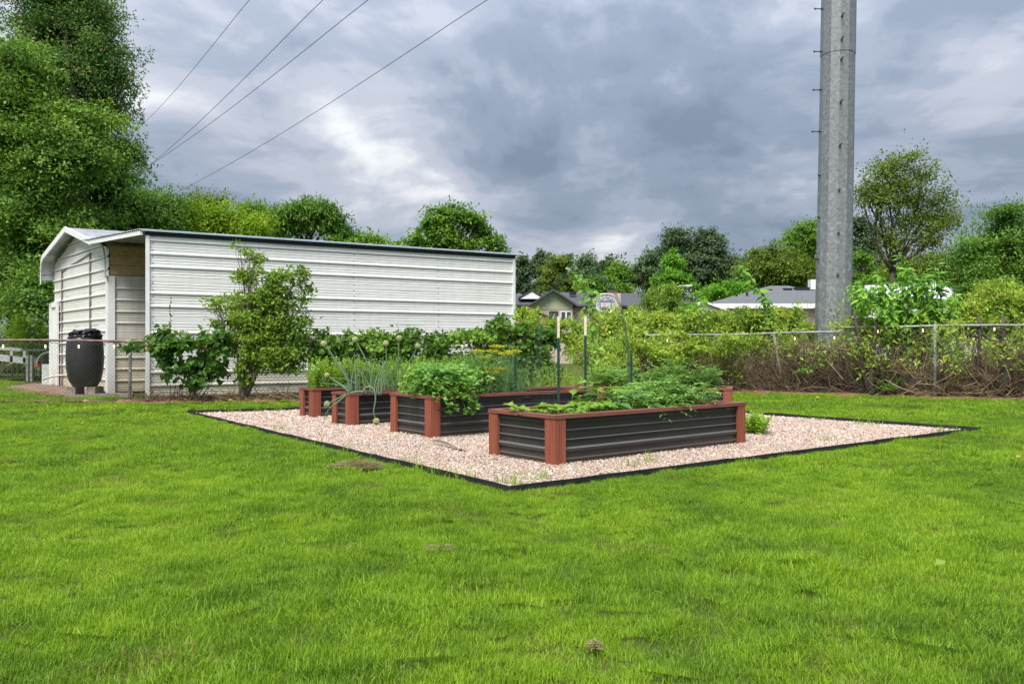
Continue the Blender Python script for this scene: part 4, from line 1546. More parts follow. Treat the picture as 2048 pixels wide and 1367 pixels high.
tree('dark shaded tree low behind the left trees', 36, 30, [(30, 470, 110, 90), (110, 560, 90, 80), (20, 590, 90, 70), (-60, 400, 90, 200)], 30000, .2, 'lf_dark', 640, .4, .5, 4, group=TG, clump=.7)
tree('yellow-green tree showing over the shed roof', 34, 420, [(380, 455, 52, 40), (430, 450, 55, 42), (485, 458, 45, 34), (345, 470, 30, 30)], 26000, .15, 'lf_lime', 540, .22, .5, 5, group=TG, clump=.45, per=90)
tree('dark round-topped pine behind the yellow-green tree', 60, 410, [(410, 412, 40, 24), (395, 430, 30, 22), (430, 432, 26, 24)], 9000, .26, 'lf_olive', 480, .3, .35, 6, group=TG, clump=.7)
tree('feathery flat-topped tree, the taller of two over the shed roof', 36, 615, [(572, 438, 26, 11), (600, 420, 36, 12), (632, 424, 34, 13), (660, 442, 26, 11), (625, 442, 40, 10), (585, 448, 24, 8), (676, 456, 14, 8)], 13000, .30, 'lf_dark', 505, .14, .20, 7,
     group=TG, clump=.34, droop=.5, up=1.5)
tree('smaller feathery tree left of the flat-topped one', 38, 530, [(497, 420, 16, 9), (520, 430, 26, 12), (548, 446, 26, 12), (540, 462, 34, 12)], 8000, .28, 'lf_dark', 505, .13, .22, 8, group=TG, clump=.34, droop=.4, up=1.4)
tree('low leafy treetop peeping over the middle of the shed roof', 36, 700, [(690, 480, 34, 14), (735, 482, 28, 9), (715, 488, 40, 12), (785, 491, 9, 4)], 6000, .17, 'lf_mid', 520, .12, .55, 9, group=TG, clump=.3)
tree('round-crowned tree alone above the end of the shed', 42, 915, [(905, 428, 34, 18), (878, 442, 22, 16), (858, 458, 26, 18), (935, 442, 26, 18), (955, 462, 26, 20), (900, 470, 34, 20), (838, 484, 26, 13), (980, 488, 22, 16), (930, 488, 34, 16), (875, 490, 30, 14), (990, 500, 14, 10)], 9500, .22, 'lf_mid', 535, .22, .5, 10,
     group=TG, clump=.36, fill=.5, limbs=2, per=60)
FG = 'far trees behind the houses'
far = [('slim far pine beside the end of the shed', 1047, 98, [(1047, 520, 16, 16), (1050, 545, 20, 18), (1042, 570, 18, 18)], 6000, 'lf_pine'),
       ('second slim far pine, right of the first', 1080, 104, [(1082, 515, 14, 14), (1080, 540, 20, 22), (1078, 570, 20, 20)], 6000, 'lf_pine'),
       ('rounded olive tree behind the sage green house', 1118, 84, [(1115, 528, 30, 26), (1110, 560, 42, 36), (1130, 575, 40, 26)], 12000, 'lf_olive'),
       ('far dusky treetop right of the olive tree', 1170, 108, [(1168, 530, 26, 20), (1172, 555, 44, 30)], 7000, 'lf_grey'),
       ('pointed far tree over the brick chimney', 1222, 105, [(1222, 528, 14, 16), (1222, 550, 34, 26)], 6000, 'lf_pine'),
       ('dark leafy tree just behind the brick chimney', 1228, 72, [(1232, 545, 26, 20), (1228, 570, 44, 26), (1185, 575, 34, 22)], 10000, 'lf_mid'),
       ('grey-green far tree left of the bright green tree', 1300, 100, [(1300, 520, 30, 20), (1292, 550, 38, 30), (1310, 575, 40, 26)], 10000, 'lf_grey'),
       ('bright green pyramid shaped tree', 1345, 74, [(1348, 520, 14, 18), (1345, 545, 30, 22), (1350, 568, 46, 20), (1325, 570, 24, 20)], 12000, 'lf_bright'),
       ('tall dark far tree with two domes', 1400, 92, [(1362, 475, 32, 24), (1420, 478, 28, 24), (1395, 510, 62, 34), (1440, 530, 36, 40), (1400, 560, 70, 34), (1340, 500, 26, 20)], 30000, 'lf_pine'),
       ('broad olive tree left of the steel pole', 1540, 80, [(1540, 515, 44, 26), (1520, 545, 48, 36), (1575, 545, 46, 42)], 18000, 'lf_olive'),
       ('leafy tree partly hidden by the steel pole', 1610, 82, [(1612, 465, 34, 26), (1605, 500, 44, 32), (1600, 545, 50, 40)], 18000, 'lf_mid'),
       ('dark tree right behind the steel pole', 1730, 84, [(1722, 455, 34, 26), (1735, 495, 42, 34), (1725, 545, 50, 42)], 18000, 'lf_pine'),
       ('pale green shrubby tree between the houses', 1450, 62, [(1430, 585, 44, 18), (1465, 580, 30, 16)], 7000, 'lf_bright'),
       ('far hazy tree between the dark tree and the olive one', 1487, 115, [(1487, 520, 20, 14), (1490, 545, 34, 30)], 5000, 'lf_grey'),
       ('olive trees low behind the tall sparse tree', 1800, 76, [(1800, 545, 70, 34), (1870, 535, 60, 40), (1780, 580, 90, 24)], 20000, 'lf_olive'),
       ('yellow-green bushy tree at the foot of the steel pole', 1725, 58, [(1722, 520, 18, 16), (1735, 560, 34, 22)], 7000, 'lf_mid'),
       ('far tree row end beside the right edge tree', 1905, 90, [(1915, 520, 40, 22), (1930, 550, 50, 30)], 8000, 'lf_grey')]
for k, (lab, bx, Y, bl, n, lm) in enumerate(far):
    tree(lab, Y, bx, bl, n, .0030 * Y + .04, lm, max(b[1] for b in bl) + 14, .25, .55, 30 + k, group=FG, clump=None, limbs=1, fill=.4, per=38)
tree('tall sparse tree with two ivy covered trunks', 62, 1785, [(1805, 325, 40, 20), (1765, 340, 30, 18), (1735, 375, 28, 20), (1790, 365, 40, 22), (1845, 350, 26, 16), (1760, 400, 44, 18), (1830, 395, 34, 22), (1880, 395, 26, 18), (1888, 435, 26, 24), (1850, 430, 26, 20),
     (1865, 470, 34, 22), (1725, 400, 18, 14), (1810, 440, 24, 18), (1785, 480, 14, 34), (1768, 470, 8, 26)],
     13500, .25, 'lf_olive', 545, .19, .5, 60, group=TG, clump=.85, fill=.3, per=40, limbs=3)
rng = np.random.default_rng(77)
tree('dense dark tree filling the right edge', 30, 2030, [(2020, 430, 40, 34), (2035, 490, 60, 50), (1965, 505, 50, 40), (2000, 560, 90, 46), (2060, 560, 70, 80), (1940, 540, 40, 34)],
     44000, .13, 'lf_dark', 640, .25, .5, 61, group=TG, clump=.42, per=100)

# far hedge of woods behind everything, so that the horizon is closed
mb = MB()
rng = np.random.default_rng(91)
bl = []
for x in np.arange(-1300, 3400, 70):
    bl.append((x, 575 + rng.uniform(-14, 14), 62, 52 + rng.uniform(0, 14)))
crown(mb, blob_px(150, bl, .6), 60000, .75, .6, rng, 2.0, 60)
mb.build('woods', M['lf_pine'], kind='stuff')

# ------------------------------------------------------------------ houses
def roof_house(name, label, wallm, roofm, Y, gable=None):
    pass


def slab(mb, pts, up=(0, 0, .12)):
    mb.prism(pts, up)


# sage green house: front gable with a long roof to the right
hY = 58
root = empty('house', (P(1105, 690, hY)[0], hY, 0), 'low house with a sage green gable, charcoal roof and pale brick chimney', 'house')
gl, gr_, pk = P(1066, 606, hY), P(1146, 612, hY), P(1101, 583, hY + .1)
gl[2] = gr_[2] = (gl[2] + gr_[2]) / 2
pk[0] = (gl[0] + gr_[0]) / 2
pk[1] = gl[1] = gr_[1] = hY
dep = np.array((0, 9.0, 0))
mb = MB()
g0, g1 = gl + (-.0, 0, 0), gr_
mb.prism([(g0[0], hY, g0[2] - .35), (g1[0], hY, g1[2] - .35), (g1[0], hY, g1[2] + .02), (pk[0], hY, pk[2]), (g0[0], hY, g0[2] + .02)], dep)
mb.build('gable_wall', M['sage'], root)
mb = MB()
mb.obox((g0[0] + .1, hY + .03, 0), (g1[0] - g0[0] - .1, 0, 0), (0, 8.8, 0), (0, 0, g0[2] - .36))
mb.build('wall', M['pinkbrick'], root)
for a_, b_ in ((g0, pk), (g1, pk)):
    mb = MB()
    d = b_ - a_
    st = a_ - d * .22 + np.array((0, -.5, .03))
    mb.prism([st, st + d * 1.22, st + d * 1.22 + dep * 1.05, st + dep * 1.05], (0, 0, .14))
    rf = mb.build('roof', M['house_roof'], root)
# long main roof running right from the gable
rx1 = P(1415, 606, hY)[0]
mb = MB()
zr_, ze = P(0, 585, hY + 4)[2] - .0, P(0, 612, hY)[2]
mb.prism([(pk[0] - .5, hY + 5.0, zr_), (rx1 - 3.0, hY + 5.0, zr_ - .12), (rx1, hY + .8, ze), (g1[0] - .4, hY + .8, ze)], (0, 0, .12))
mb.prism([(pk[0] - .5, hY + 5.0, zr_), (rx1 - 3.0, hY + 5.0, zr_ - .12), (rx1, hY + 9.5, ze), (g1[0] - .4, hY + 9.5, ze)], (0, 0, .12))
mb.build('main_roof', M['house_roof'], root)
mb = MB()
mb.obox((g1[0], hY + 1.3, 0), (rx1 - g1[0] - .4, 0, 0), (0, 7.8, 0), (0, 0, ze - .05))
mb.build('main_wall', M['pinkbrick'], root)
mb = MB()
c0, c1 = P(1209, 640, hY), P(1241, 586, hY)
mb.obox((c0[0], hY - .1, 0), (c1[0] - c0[0], 0, 0), (0, .8, 0), (0, 0, c1[2]))
ch = mb.build('chimney', M['pinkbrick'], root)
mb = MB()
mb.obox((c0[0] + .25, hY + .0, c1[2] + .001), (c1[0] - c0[0] - .5, 0, 0), (0, .55, 0), (0, 0, .22))
mb.build('chimney_cap', M['rust_steel'], ch)
for x0, x1 in ((1098, 1116), (1121, 1143)):
    a_, b_ = P(x0, 648, hY), P(x1, 622, hY)
    fm = MB()
    fm.obox((a_[0], hY - .05, a_[2]), (b_[0] - a_[0], 0, 0), (0, .08, 0), (0, 0, b_[2] - a_[2]))
    w = fm.build('window', M['dark_fascia'] if x0 < 1110 else M['white_trim'], root)
    nP = 2
    for q in range(nP):
        pm = MB()
        wd = (b_[0] - a_[0]) / nP
        pm.obox((a_[0] + wd * q + .06, hY - .065, a_[2] + .06), (wd - .12, 0, 0), (0, .02, 0), (0, 0, b_[2] - a_[2] - .12))
        pm.build('pane', M['glass'], w)
mb = MB()
vx = P(1104, 594, hY)
mb.obox((vx[0] - .22, hY - .04, vx[2] - .25), (.44, 0, 0), (0, .05, 0), (0, 0, .5))
mb.build('gable_vent', M['sage'], root)
for x, y in ((1146, 586), (1186, 588)):
    mb = MB()
    p = P(x, y, hY + 3.2)
    mb.obox(p - np.array((.25, 0, .12)), (.5, 0, 0), (0, .4, 0), (0, 0, .25))
    mb.build('roof_vent', M['dark_fascia'], root)

# house behind it, only its roof shows
Y = 72
root = empty('house', (P(1050, 690, Y)[0], Y, 0), 'grey-roofed house mostly hidden behind the sage green house', 'house')
mb = MB()
z0, z1 = P(0, 611, Y)[2], P(0, 584, Y)[2]
xa, xb = P(985, 600, Y)[0], P(1110, 600, Y)[0]
mb.prism([(xa, Y, z0), (xb, Y, z0), (xb - .5, Y + 5, z1), (xa + 2, Y + 5, z1)], (0, 0, .12))
mb.prism([(xa, Y + 10, z0), (xb, Y + 10, z0), (xb - .5, Y + 5, z1), (xa + 2, Y + 5, z1)], (0, 0, .12))
mb.build('roof', M['house_roof'], root)
mb = MB()
mb.obox((xa + .4, Y + .5, 0), (xb - xa - .8, 0, 0), (0, 9, 0), (0, 0, z0))
mb.build('wall', M['pinkbrick'], root)
mb = MB()
g_ = P(1064, 583, Y)
mb.prism([(g_[0] - 1.1, Y + .8, z1 - .55), (g_[0] + 1.1, Y + .8, z1 - .55), (g_[0], Y + .8, z1 + .12)], (0, 4, 0))
mb.build('dormer', M['white_trim'], root)
mb = MB()
mb.prism([(g_[0] - 1.2, Y + .7, z1 - .50), (g_[0] + .0, Y + .7, z1 + .19), (g_[0] + 1.2, Y + .7, z1 - .50), (g_[0] + 1.2, Y + .7, z1 - .40), (g_[0], Y + .7, z1 + .29), (g_[0] - 1.2, Y + .7, z1 - .40)], (0, 4.4, 0))
mb.build('dormer_roof', M['house_roof'], root)
for x in (1042, 1072):
    mb = MB()
    p = P(x, 598, Y + 2.2)
    mb.obox(p - np.array((.25, 0, .1)), (.5, 0, 0), (0, .4, 0), (0, 0, .25))
    mb.build('roof_vent', M['dark_fascia'], root)

# tan garden shed in front of the sage house
Y = 40
root = empty('garden_shed', (P(1064, 690, Y)[0], Y, 0), 'small tan wooden shed with a terracotta roof edge beside the white shed', 'shed')
a_, b_, c_ = P(1030, 632, Y), P(1097, 634, Y), P(1056, 617, Y)
mb = MB()
mb.prism([(a_[0], Y, 0), (b_[0], Y, 0), (b_[0], Y, b_[2]), (c_[0] + .1, Y, c_[2]), (c_[0] - .3, Y, c_[2]), (a_[0], Y, a_[2])], (0, 2.4, 0))
mb.build('wall', M['tan_wood'], root)
for p, q in ((a_, c_), (c_, b_)):
    mb = MB()
    d = (q - p)
    mb.prism([p - d * .04 + (0, -.15, .02), q + d * .03 + (0, -.15, .02), q + d * .03 + (0, 2.6, .02), p - d * .04 + (0, 2.6, .02)], (0, 0, .07))
    mb.build('roof', M['rust_roof'], root)

# grey house on the right with white fascia
Y = 50
root = empty('house', (P(1530, 690, Y)[0], Y, 0), 'long low house with grey hip roof and white fascia left of the steel pole', 'house')
xl, xr = P(1428, 612, Y)[0], P(1760, 612, Y)[0]
ze, zr_ = P(0, 610, Y)[2], P(0, 574, Y + 5)[2]
xm = P(1540, 575, Y + 5)[0]
mb = MB()
mb.prism([(xl, Y, ze), (xr, Y, ze), (xr - 4, Y + 5, zr_), (xm, Y + 5, zr_)], (0, 0, .10))
mb.prism([(xl, Y, ze), (xm, Y + 5, zr_), (xl, Y + 10, ze)], (0, 0, .10))
mb.prism([(xl, Y + 10, ze), (xr, Y + 10, ze), (xr - 4, Y + 5, zr_), (xm, Y + 5, zr_)], (0, 0, .10))
mb.prism([(xr, Y, ze), (xr - 4, Y + 5, zr_), (xr, Y + 10, ze)], (0, 0, .10))
mb.build('roof', M['grey_roof'], root)
mb = MB()
mb.obox((xl - .05, Y - .06, ze - .20), (xr - xl + .1, 0, 0), (0, .05, 0), (0, 0, .30))
mb.build('fascia', M['white_trim'], root)
mb = MB()
mb.obox((xl + .5, Y + .6, 0), (xr - xl - 1, 0, 0), (0, 8.8, 0), (0, 0, ze - .05))
mb.build('wall', M['pinkbrick'], root)
for x, y, s in ((1540, 581, .7), (1578, 579, .9), (1608, 577, 1.6)):
    mb = MB()
    p = P(x, y, Y + 3.6)
    mb.obox(p - np.array((.35 * s, 0, .2)), (.6 * s, 0, 0), (0, .5, 0), (0, 0, .30))
    mb.build('roof_vent', M['dark_fascia'], root)
for x, y in ((1473, 597), (1494, 592)):
    mb = MB()
    p = P(x, y, Y + 2.0)
    mb.tube([p - np.array((0, 0, .2)), p + np.array((0, 0, .28))], .07, 7)
    mb.build('vent_pipe', M['dark_fascia'], root)
mb = MB()
p = P(1622, 575, Y + 4.6)
mb.obox(p - np.array((0, 0, .1)), (.42, 0, 0), (0, .6, 0), (0, 0, .65))
mb.build('chimney', M['white_trim'], root)
# white gabled shed
Y = 44
root = empty('white_shed', (P(1412, 690, Y)[0], Y, 0), 'small white gabled shed among the weeds left of the grey house', 'shed')
a_, b_, c_ = P(1384, 617, Y), P(1450, 622, Y), P(1408, 607, Y)
mb = MB()
mb.prism([(a_[0], Y, 0), (b_[0], Y, 0), (b_[0], Y, b_[2]), (c_[0], Y, c_[2]), (a_[0], Y, a_[2])], (0, 3, 0))
mb.build('wall', M['white_wall'], root)
for p, q in ((a_, c_), (c_, b_)):
    mb = MB()
    d = q - p
    mb.prism([p - d * .06 + (0, -.2, .03), q + d * .04 + (0, -.2, .03), q + d * .04 + (0, 3.2, .03), p - d * .06 + (0, 3.2, .03)], (0, 0, .09))
    mb.build('roof', M['white_trim'], root)
# white building on the right
Y = 46
root = empty('white_house', (P(1800, 690, Y)[0], Y, 0), 'white-roofed building behind the big leafed sapling', 'house')
xl, xr = P(1700, 600, Y)[0], P(1975, 600, Y)[0]
ze, zr_ = P(0, 600, Y)[2], P(0, 568, Y + 4)[2]
mb = MB()
mb.prism([(xl, Y, ze), (xr, Y, ze), (xr - 1, Y + 4, zr_), (xl + 1, Y + 4, zr_ - .25)], (0, 0, .10))
mb.prism([(xl, Y + 8, ze), (xr, Y + 8, ze), (xr - 1, Y + 4, zr_), (xl + 1, Y + 4, zr_ - .25)], (0, 0, .10))
mb.build('roof', M['pale_roof'], root)
mb = MB()
mb.obox((xl + .3, Y + .25, 0), (xr - xl - .6, 0, 0), (0, 7.5, 0), (0, 0, ze - .02))
mb.build('wall', M['white_wall'], root)
mb = MB()
mb.obox((xl - .02, Y - .04, ze - .06), (xr - xl, 0, 0), (0, .05, 0), (0, 0, .05))
mb.build('gutter', M['dark_fascia'], root)
# white covered carport between the houses
Y = 45
root = empty('white_canopy', (P(1290, 690, Y)[0], Y, 0), 'white rounded tarp cover showing through the weeds by the chimney', 'canopy')
mb = MB()
xa, xb = P(1235, 640, Y)[0], P(1340, 640, Y)[0]
prof = [(t, math.sin(math.pi * (.12 + .76 * t))) for t in np.linspace(0, 1, 9)]
zc = P(0, 612, Y)[2]
pts = [(xa + (xb - xa) * t, Y, .6 + (zc - .6) * s) for t, s in prof]
mb.prism([(xa, Y, .0)] + pts + [(xb, Y, 0)], (0, 5, 0))
mb.build('cover', M['white_wall'], root)
# picket fence
root = empty('picket_fence', (P(1440, 690, 38)[0], 38, 0), 'weathered grey wooden picket fence far behind the weeds', 'fence')
xs = np.arange(P(1255, 0, 38)[0], P(1720, 0, 38)[0], .15)
pm = None
for k, x in enumerate(xs):
    if pm is None:
        mb = MB()
        mb.prism([(-.065, 0, 0), (.065, 0, 0), (.065, 0, 2.45), (.03, 0, 2.53), (-.03, 0, 2.53), (-.065, 0, 2.45)], (0, .02, 0))
        pm = mb.build('picket', M['grey_picket'])
        pm.parent = root
        o = pm
    else:
        o = pm.copy()
        COL.objects.link(o)
    o.location = (x - root.location.x, 0, random.uniform(-.06, .03))
mb = MB()
for z in (.5, 1.9):
    mb.obox((xs[0], 38.025, z), (xs[-1] - xs[0], 0, 0), (0, .05, 0), (0, 0, .09))
mb.build('rail', M['grey_picket'], root)
# basketball hoop
Y = 44
root = empty('basketball_hoop', (P(1212, 690, Y)[0], Y, 0), 'basketball hoop with a pale rounded backboard before the brick chimney', 'basketball hoop')
c = P(1211, 606, Y)
mb = MB()
an = np.linspace(0, math.pi * 2, 21)[:-1]
pts = [(c[0] + .58 * math.copysign(abs(math.cos(t)) ** .75, math.cos(t)), Y, c[2] + .50 * math.copysign(abs(math.sin(t)) ** .8, math.sin(t))) for t in an]
mb.prism(pts, (0, .04, 0))
bb = mb.build('backboard', M['glass_board'], root)
mb = MB()
mb.tube([np.array(q) + (0, -.01, 0) for q in pts + pts[:1]], .035, 6, cap=False)
mb.build('board_rim', M['alu'], bb)
mb = MB()
for q0, q1 in (((-.3, -.3), (-.3, .12)), ((-.3, .12), (.3, .12)), ((.3, .12), (.3, -.3)), ((-.3, -.3), (.3, -.3))):
    mb.tube([(c[0] + q0[0], Y - .02, c[2] + q0[1]), (c[0] + q1[0], Y - .02, c[2] + q1[1])], .022, 5)
for t in np.linspace(.15, 2.9, 7):
    mb.tube([(c[0] + .2 * math.cos(t), Y - .015, c[2] + .12 + .1 * math.sin(t)), (c[0] + .5 * math.cos(t), Y - .015, c[2] + .42 * math.sin(t))], .016, 5)
mb.build('board_marking', M['grey_mark'], bb)
mb = MB()
mb.tube([(c[0] - .12, Y - .25, c[2] - .22 + 0), (c[0], Y - .02, c[2] - .22)], .02, 5)
an = np.linspace(0, 2 * math.pi, 15)
mb.tube([(c[0] - .1 + .23 * math.cos(t), Y - .28 + .23 * math.sin(t), c[2] - .24) for t in an], .014, 5, cap=False)
mb.build('rim', M['orange'], root)
mb = MB()
mb.tube([(c[0] - .55, Y + 1.1, 0), (c[0] - .5, Y + 1.0, 2.0), (c[0] - .2, Y + .3, c[2] - .25), (c[0], Y + .05, c[2] - .1)], .06, 7)
mb.build('pole', M['white_trim'], root, smooth=True)
# street lamp
Y = 66
root = empty('street_lamp', (P(1325, 690, Y)[0], Y, 0), 'curved street lamp arm rising over the far roofs', 'street lamp')
mb = MB()
p0, p1 = P(1334, 586, Y), P(1373, 571, Y)
mb.tube([(p0[0] - .3, Y, 0), (p0[0] - .2, Y, p0[2] - .6), p0, P(1346, 575, Y), P(1360, 572, Y), p1], .055, 7)
mb.build('arm', M['alu'], root, smooth=True)
mb = MB()
mb.obox(p1 - np.array((.1, .12, .06)), (.55, 0, .02), (0, .24, 0), (0, 0, .11))
mb.build('lamp_head', M['white_plastic'], root)

# ------------------------------------------------------------------ plants on and behind the fences
def mass(name, label, Y, bl, n, L, leafm, asp=.55, seed=0, clump=.16, per=22, kind='fold', cat='plant', stems=10, group=None, stuff=False, fill=.2, up=.7, droop=.2, deep=1.0, stemm='stem', z0=0.0, sr=.008, part='foliage', facing=0.0):
    rng = np.random.default_rng(seed + 500)
    blobs = blob_px(Y, bl, deep)
    c = np.mean([b[:3] for b in blobs], axis=0)
    mb = MB()
    cs = crown(mb, blobs, n, L, asp, rng, clump, per, kind, up, droop, fill)
    if stuff:
        return mb.build(name, M[leafm], kind='stuff')
    root = empty(name, (c[0], c[1], z0), label, cat, group)
    mb.build(part, M[leafm], root, kind='stuff')
    if stems:
        sb = MB()
        for k in range(stems):
            t = cs[rng.integers(0, len(cs))]
            b = np.array((c[0] + (t[0] - c[0]) * .35 + rng.normal(0, .05), c[1] + rng.normal(0, .05), z0))
            sb.tube(bend(b, t, rng, .08, 6), np.linspace(sr, sr * .4, 6), 4, cap=False)
        sb.build('stem', M[stemm], root, kind='stuff')
    return root


mass('vine', 'broad leafed vine sprawling over the fence by the shed corner', 16.72, [(372, 705, 66, 40), (340, 680, 36, 26), (400, 740, 40, 36), (318, 690, 20, 22), (425, 700, 30, 34), (385, 770, 30, 18), (270, 690, 22, 12), (340, 735, 30, 24), (440, 685, 26, 20)],
     1900, .135, 'lf_vine', .8, 1, .16, 14, 'heart', stems=14, stemm='twig', up=.35, deep=.35)
# its long climbing tip
rng = np.random.default_rng(66)
mb, sb = MB(), MB()
tip = [P(338, 665, 16.7), P(341, 640, 16.75), P(340, 615, 16.78), P(343, 590, 16.8)]
root = empty('vine_shoot', tip[0], 'thin vine tip standing up against the white wall', 'vine')
sb.tube(tip, [.006, .005, .004, .003], 4)
tp = np.array(tip)
t = rng.uniform(0, 3, 26)
pos = np.stack([np.interp(t, range(4), tp[:, i]) for i in range(3)], -1)
mb.leaves(pos, rand_dirs(rng, 26), rand_dirs(rng, 26) + (0, -.8, .6), .06 * rng.uniform(.5, 1.2, 26) * (1.5 - t / 3), .045, 'heart')
mb.build('leaves', M['lf_vine'], root, kind='stuff')
sb.build('stem', M['twig'], root)

# shrub against the white wall
rng = np.random.default_rng(67)
Y = 16.95
sh = [(520, 700, 70, 50), (520, 640, 62, 44), (465, 640, 40, 18), (470, 600, 38, 20), (530, 590, 40, 36), (585, 650, 50, 40), (560, 565, 46, 26), (600, 555, 24, 24), (505, 550, 42, 26), (500, 515, 26, 16), (590, 700, 40, 26),
      (445, 640, 24, 12), (575, 735, 40, 12), (610, 590, 16, 24), (480, 492, 12, 6), (560, 600, 40, 30), (485, 745, 22, 30), (530, 680, 60, 40), (560, 690, 60, 40), (490, 680, 40, 36), (520, 720, 50, 30), (440, 600, 20, 10), (430, 610, 18, 8), (540, 640, 50, 30)]
root = empty('shrub', G(495, 800), 'tall loose shrub growing up the fence against the white wall', 'shrub')
mb = MB()
cs = crown(mb, blob_px(Y, sh, .5), 15500, .100, .46, rng, .13, 15, 'fold', .5, .05, .2)
mb.build('foliage', M['lf_shrub'], root, kind='stuff')
mb = MB()
base = G(495, 801)
base[1] = Y
for k, b in enumerate(blob_px(Y, sh, .5)):
    mid = np.array((base[0] + .1 + (b[0] - base[0]) * .3, Y, .5 + b[2] * .25))
    pth = np.concatenate([bend(base + rng.normal(0, .04, 3) * (1, 1, 0), mid, rng, .05, 4), bend(mid, np.array(b[:3]), rng, .06, 5)[1:]])
    mb.tube(pth, np.linspace(.030, .008, 8), 5)
    nr = np.argsort(np.linalg.norm(cs - np.array(b[:3]), axis=1))[:12]
    for t in nr:
        mb.tube(bend(pth[rng.integers(4, 8)], cs[t], rng, .08, 4), np.linspace(.008, .003, 4), 3, cap=False)
mb.build('branches', M['bark_pale'], root, smooth=True)

mass('ivy_hedge', 'dark ivy clothing the fence along the foot of the white wall', 17.25, [(650, 690, 40, 34), (700, 695, 44, 36), (755, 690, 46, 34), (815, 690, 46, 32), (870, 690, 46, 30), (925, 672, 44, 20), (980, 675, 44, 24), (1010, 660, 28, 26), (700, 740, 60, 28), (790, 742, 60, 30), (870, 740, 60, 30), (940, 735, 60, 36), (1000, 725, 44, 44),
     (640, 715, 24, 30), (995, 645, 14, 16)], 15500, .105, 'lf_ivy', .9, 3, .14, 18, 'lobed', stems=30, stemm='twig', up=.25, deep=.35, cat='hedge')
mass('ivy_clump', 'dense dark ivy heap round a post at the fence gap', 17.2, [(1080, 680, 40, 34), (1075, 725, 36, 44), (1050, 700, 28, 30), (1095, 745, 24, 26), (1040, 662, 26, 18)], 4200, .10, 'lf_ivy', .9, 4, .13, 18, 'lobed', stems=12, stemm='twig', up=.25, deep=.5, cat='ivy')
mass('weedy_bush', 'light green weedy bush over the ivy, below the far tan shed', 18.5, [(1045, 640, 26, 20), (1090, 650, 40, 18), (1130, 665, 40, 26), (1065, 625, 20, 14)], 2600, .09, 'lf_weed', .5, 5, .13, 18, stems=12)
# tangle between the beds and the rear fence
mass('weeds', 'x', 18.0, [(1000, 760, 40, 20), (1060, 770, 50, 16), (1130, 760, 50, 24), (1190, 745, 50, 36), (1235, 720, 40, 46)], 4200, .075, 'lf_weed', .35, 6, .12, 16, stuff=True)
# weeds behind the right hand fence: mass that reads as one
mass('undergrowth', 'x', 22.0, [(1180, 690, 60, 46), (1250, 670, 60, 36), (1320, 660, 60, 34), (1400, 655, 60, 34), (1470, 650, 60, 30), (1540, 650, 60, 34), (1590, 660, 40, 24), (1640, 668, 60, 22), (1300, 705, 80, 26), (1420, 700, 80, 24), (1540, 695, 70, 26), (1240, 640, 40, 26), (1340, 635, 40, 20), (1500, 632, 40, 16), (1580, 632, 30, 16)],
     20000, .14, 'lf_weed', .38, 7, .17, 15, stuff=True, fill=.1, up=.4)
mass('undergrowth', 'x', 19.8, [(1720, 655, 40, 18), (1780, 665, 60, 26), (1860, 655, 60, 30), (1940, 640, 60, 46), (2010, 620, 60, 60), (2060, 650, 50, 60),],
     17000, .125, 'lf_weed', .42, 8, .15, 16, stuff=True, fill=.1, up=.4)
rng = np.random.default_rng(88)
mb, sb = MB(), MB()
for k in range(210):
    x = rng.uniform(1170, 2120)
    Yq = float(fence_y(np.array([(x - 1024) / F * 19.5]))[0]) + rng.uniform(.15, 3.2)
    q = np.array(((x - 1024) / F * Yq, Yq, .3))
    hgt = rng.uniform(1.25, 2.15) + (.35 if rng.uniform() > .85 else 0)
    tp = q + np.array((rng.normal(0, .28), rng.normal(0, .2), hgt - .3))
    pth = bend(q, tp, rng, .06, 6)
    sb.tube(pth, np.linspace(.010, .004, 6), 4, cap=False)
    m = rng.integers(22, 50)
    t = rng.uniform(.35, 1.0, m)
    pos = np.stack([np.interp(t, np.linspace(0, 1, 6), pth[:, i]) for i in range(3)], -1) + rng.normal(0, .07, (m, 3))
    d = rand_dirs(rng, m) + (0, 0, .25)
    mb.leaves(pos, d, rand_dirs(rng, m) * .8 + (0, -.3, .8), rng.uniform(.07, .19, m), rng.uniform(.03, .065, m), 'fold')
for k in range(95):            # weeds leaning out through the wires and down over the brush
    x = rng.choice([rng.uniform(1200, 1480), rng.uniform(1480, 2100)], p=[.5, .5])
    Yq = float(fence_y(np.array([(x - 1024) / F * 19.5]))[0]) + rng.uniform(-.15, .25)
    zc = rng.uniform(.75, 1.6) if x > 1480 else rng.uniform(.45, 1.5)
    q = np.array(((x - 1024) / F * Yq, Yq, zc))
    m = rng.integers(14, 44)
    pos = q + rng.normal(0, 1, (m, 3)) * (.18, .08, .15)
    mb.leaves(pos, rand_dirs(rng, m) + (0, 0, -.2), rand_dirs(rng, m) * .7 + (0, -.5, .6), rng.uniform(.06, .16, m), rng.uniform(.03, .06, m), 'fold')
mb.build('undergrowth', M['lf_weed'], kind='stuff')
sb.build('weed_stems', M['stem'], kind='stuff')
mb = MB()
for k in range(120):            # pale dry canes arching over the rail
    x = rng.uniform(1560, 2120)
    Yq = float(fence_y(np.array([(x - 1024) / F * 18.5]))[0]) + rng.uniform(-.12, .8)
    q = np.array(((x - 1024) / F * Yq, Yq, rng.uniform(.05, .9)))
    tp = q + np.array((rng.normal(0, .55), rng.normal(0, .12), rng.uniform(.5, 1.25)))
    mb.tube(bend(q, tp, rng, .16, 7), np.linspace(.008, .004, 7), 4, cap=False)
mb.build('dry_canes', M['cane'], kind='stuff')
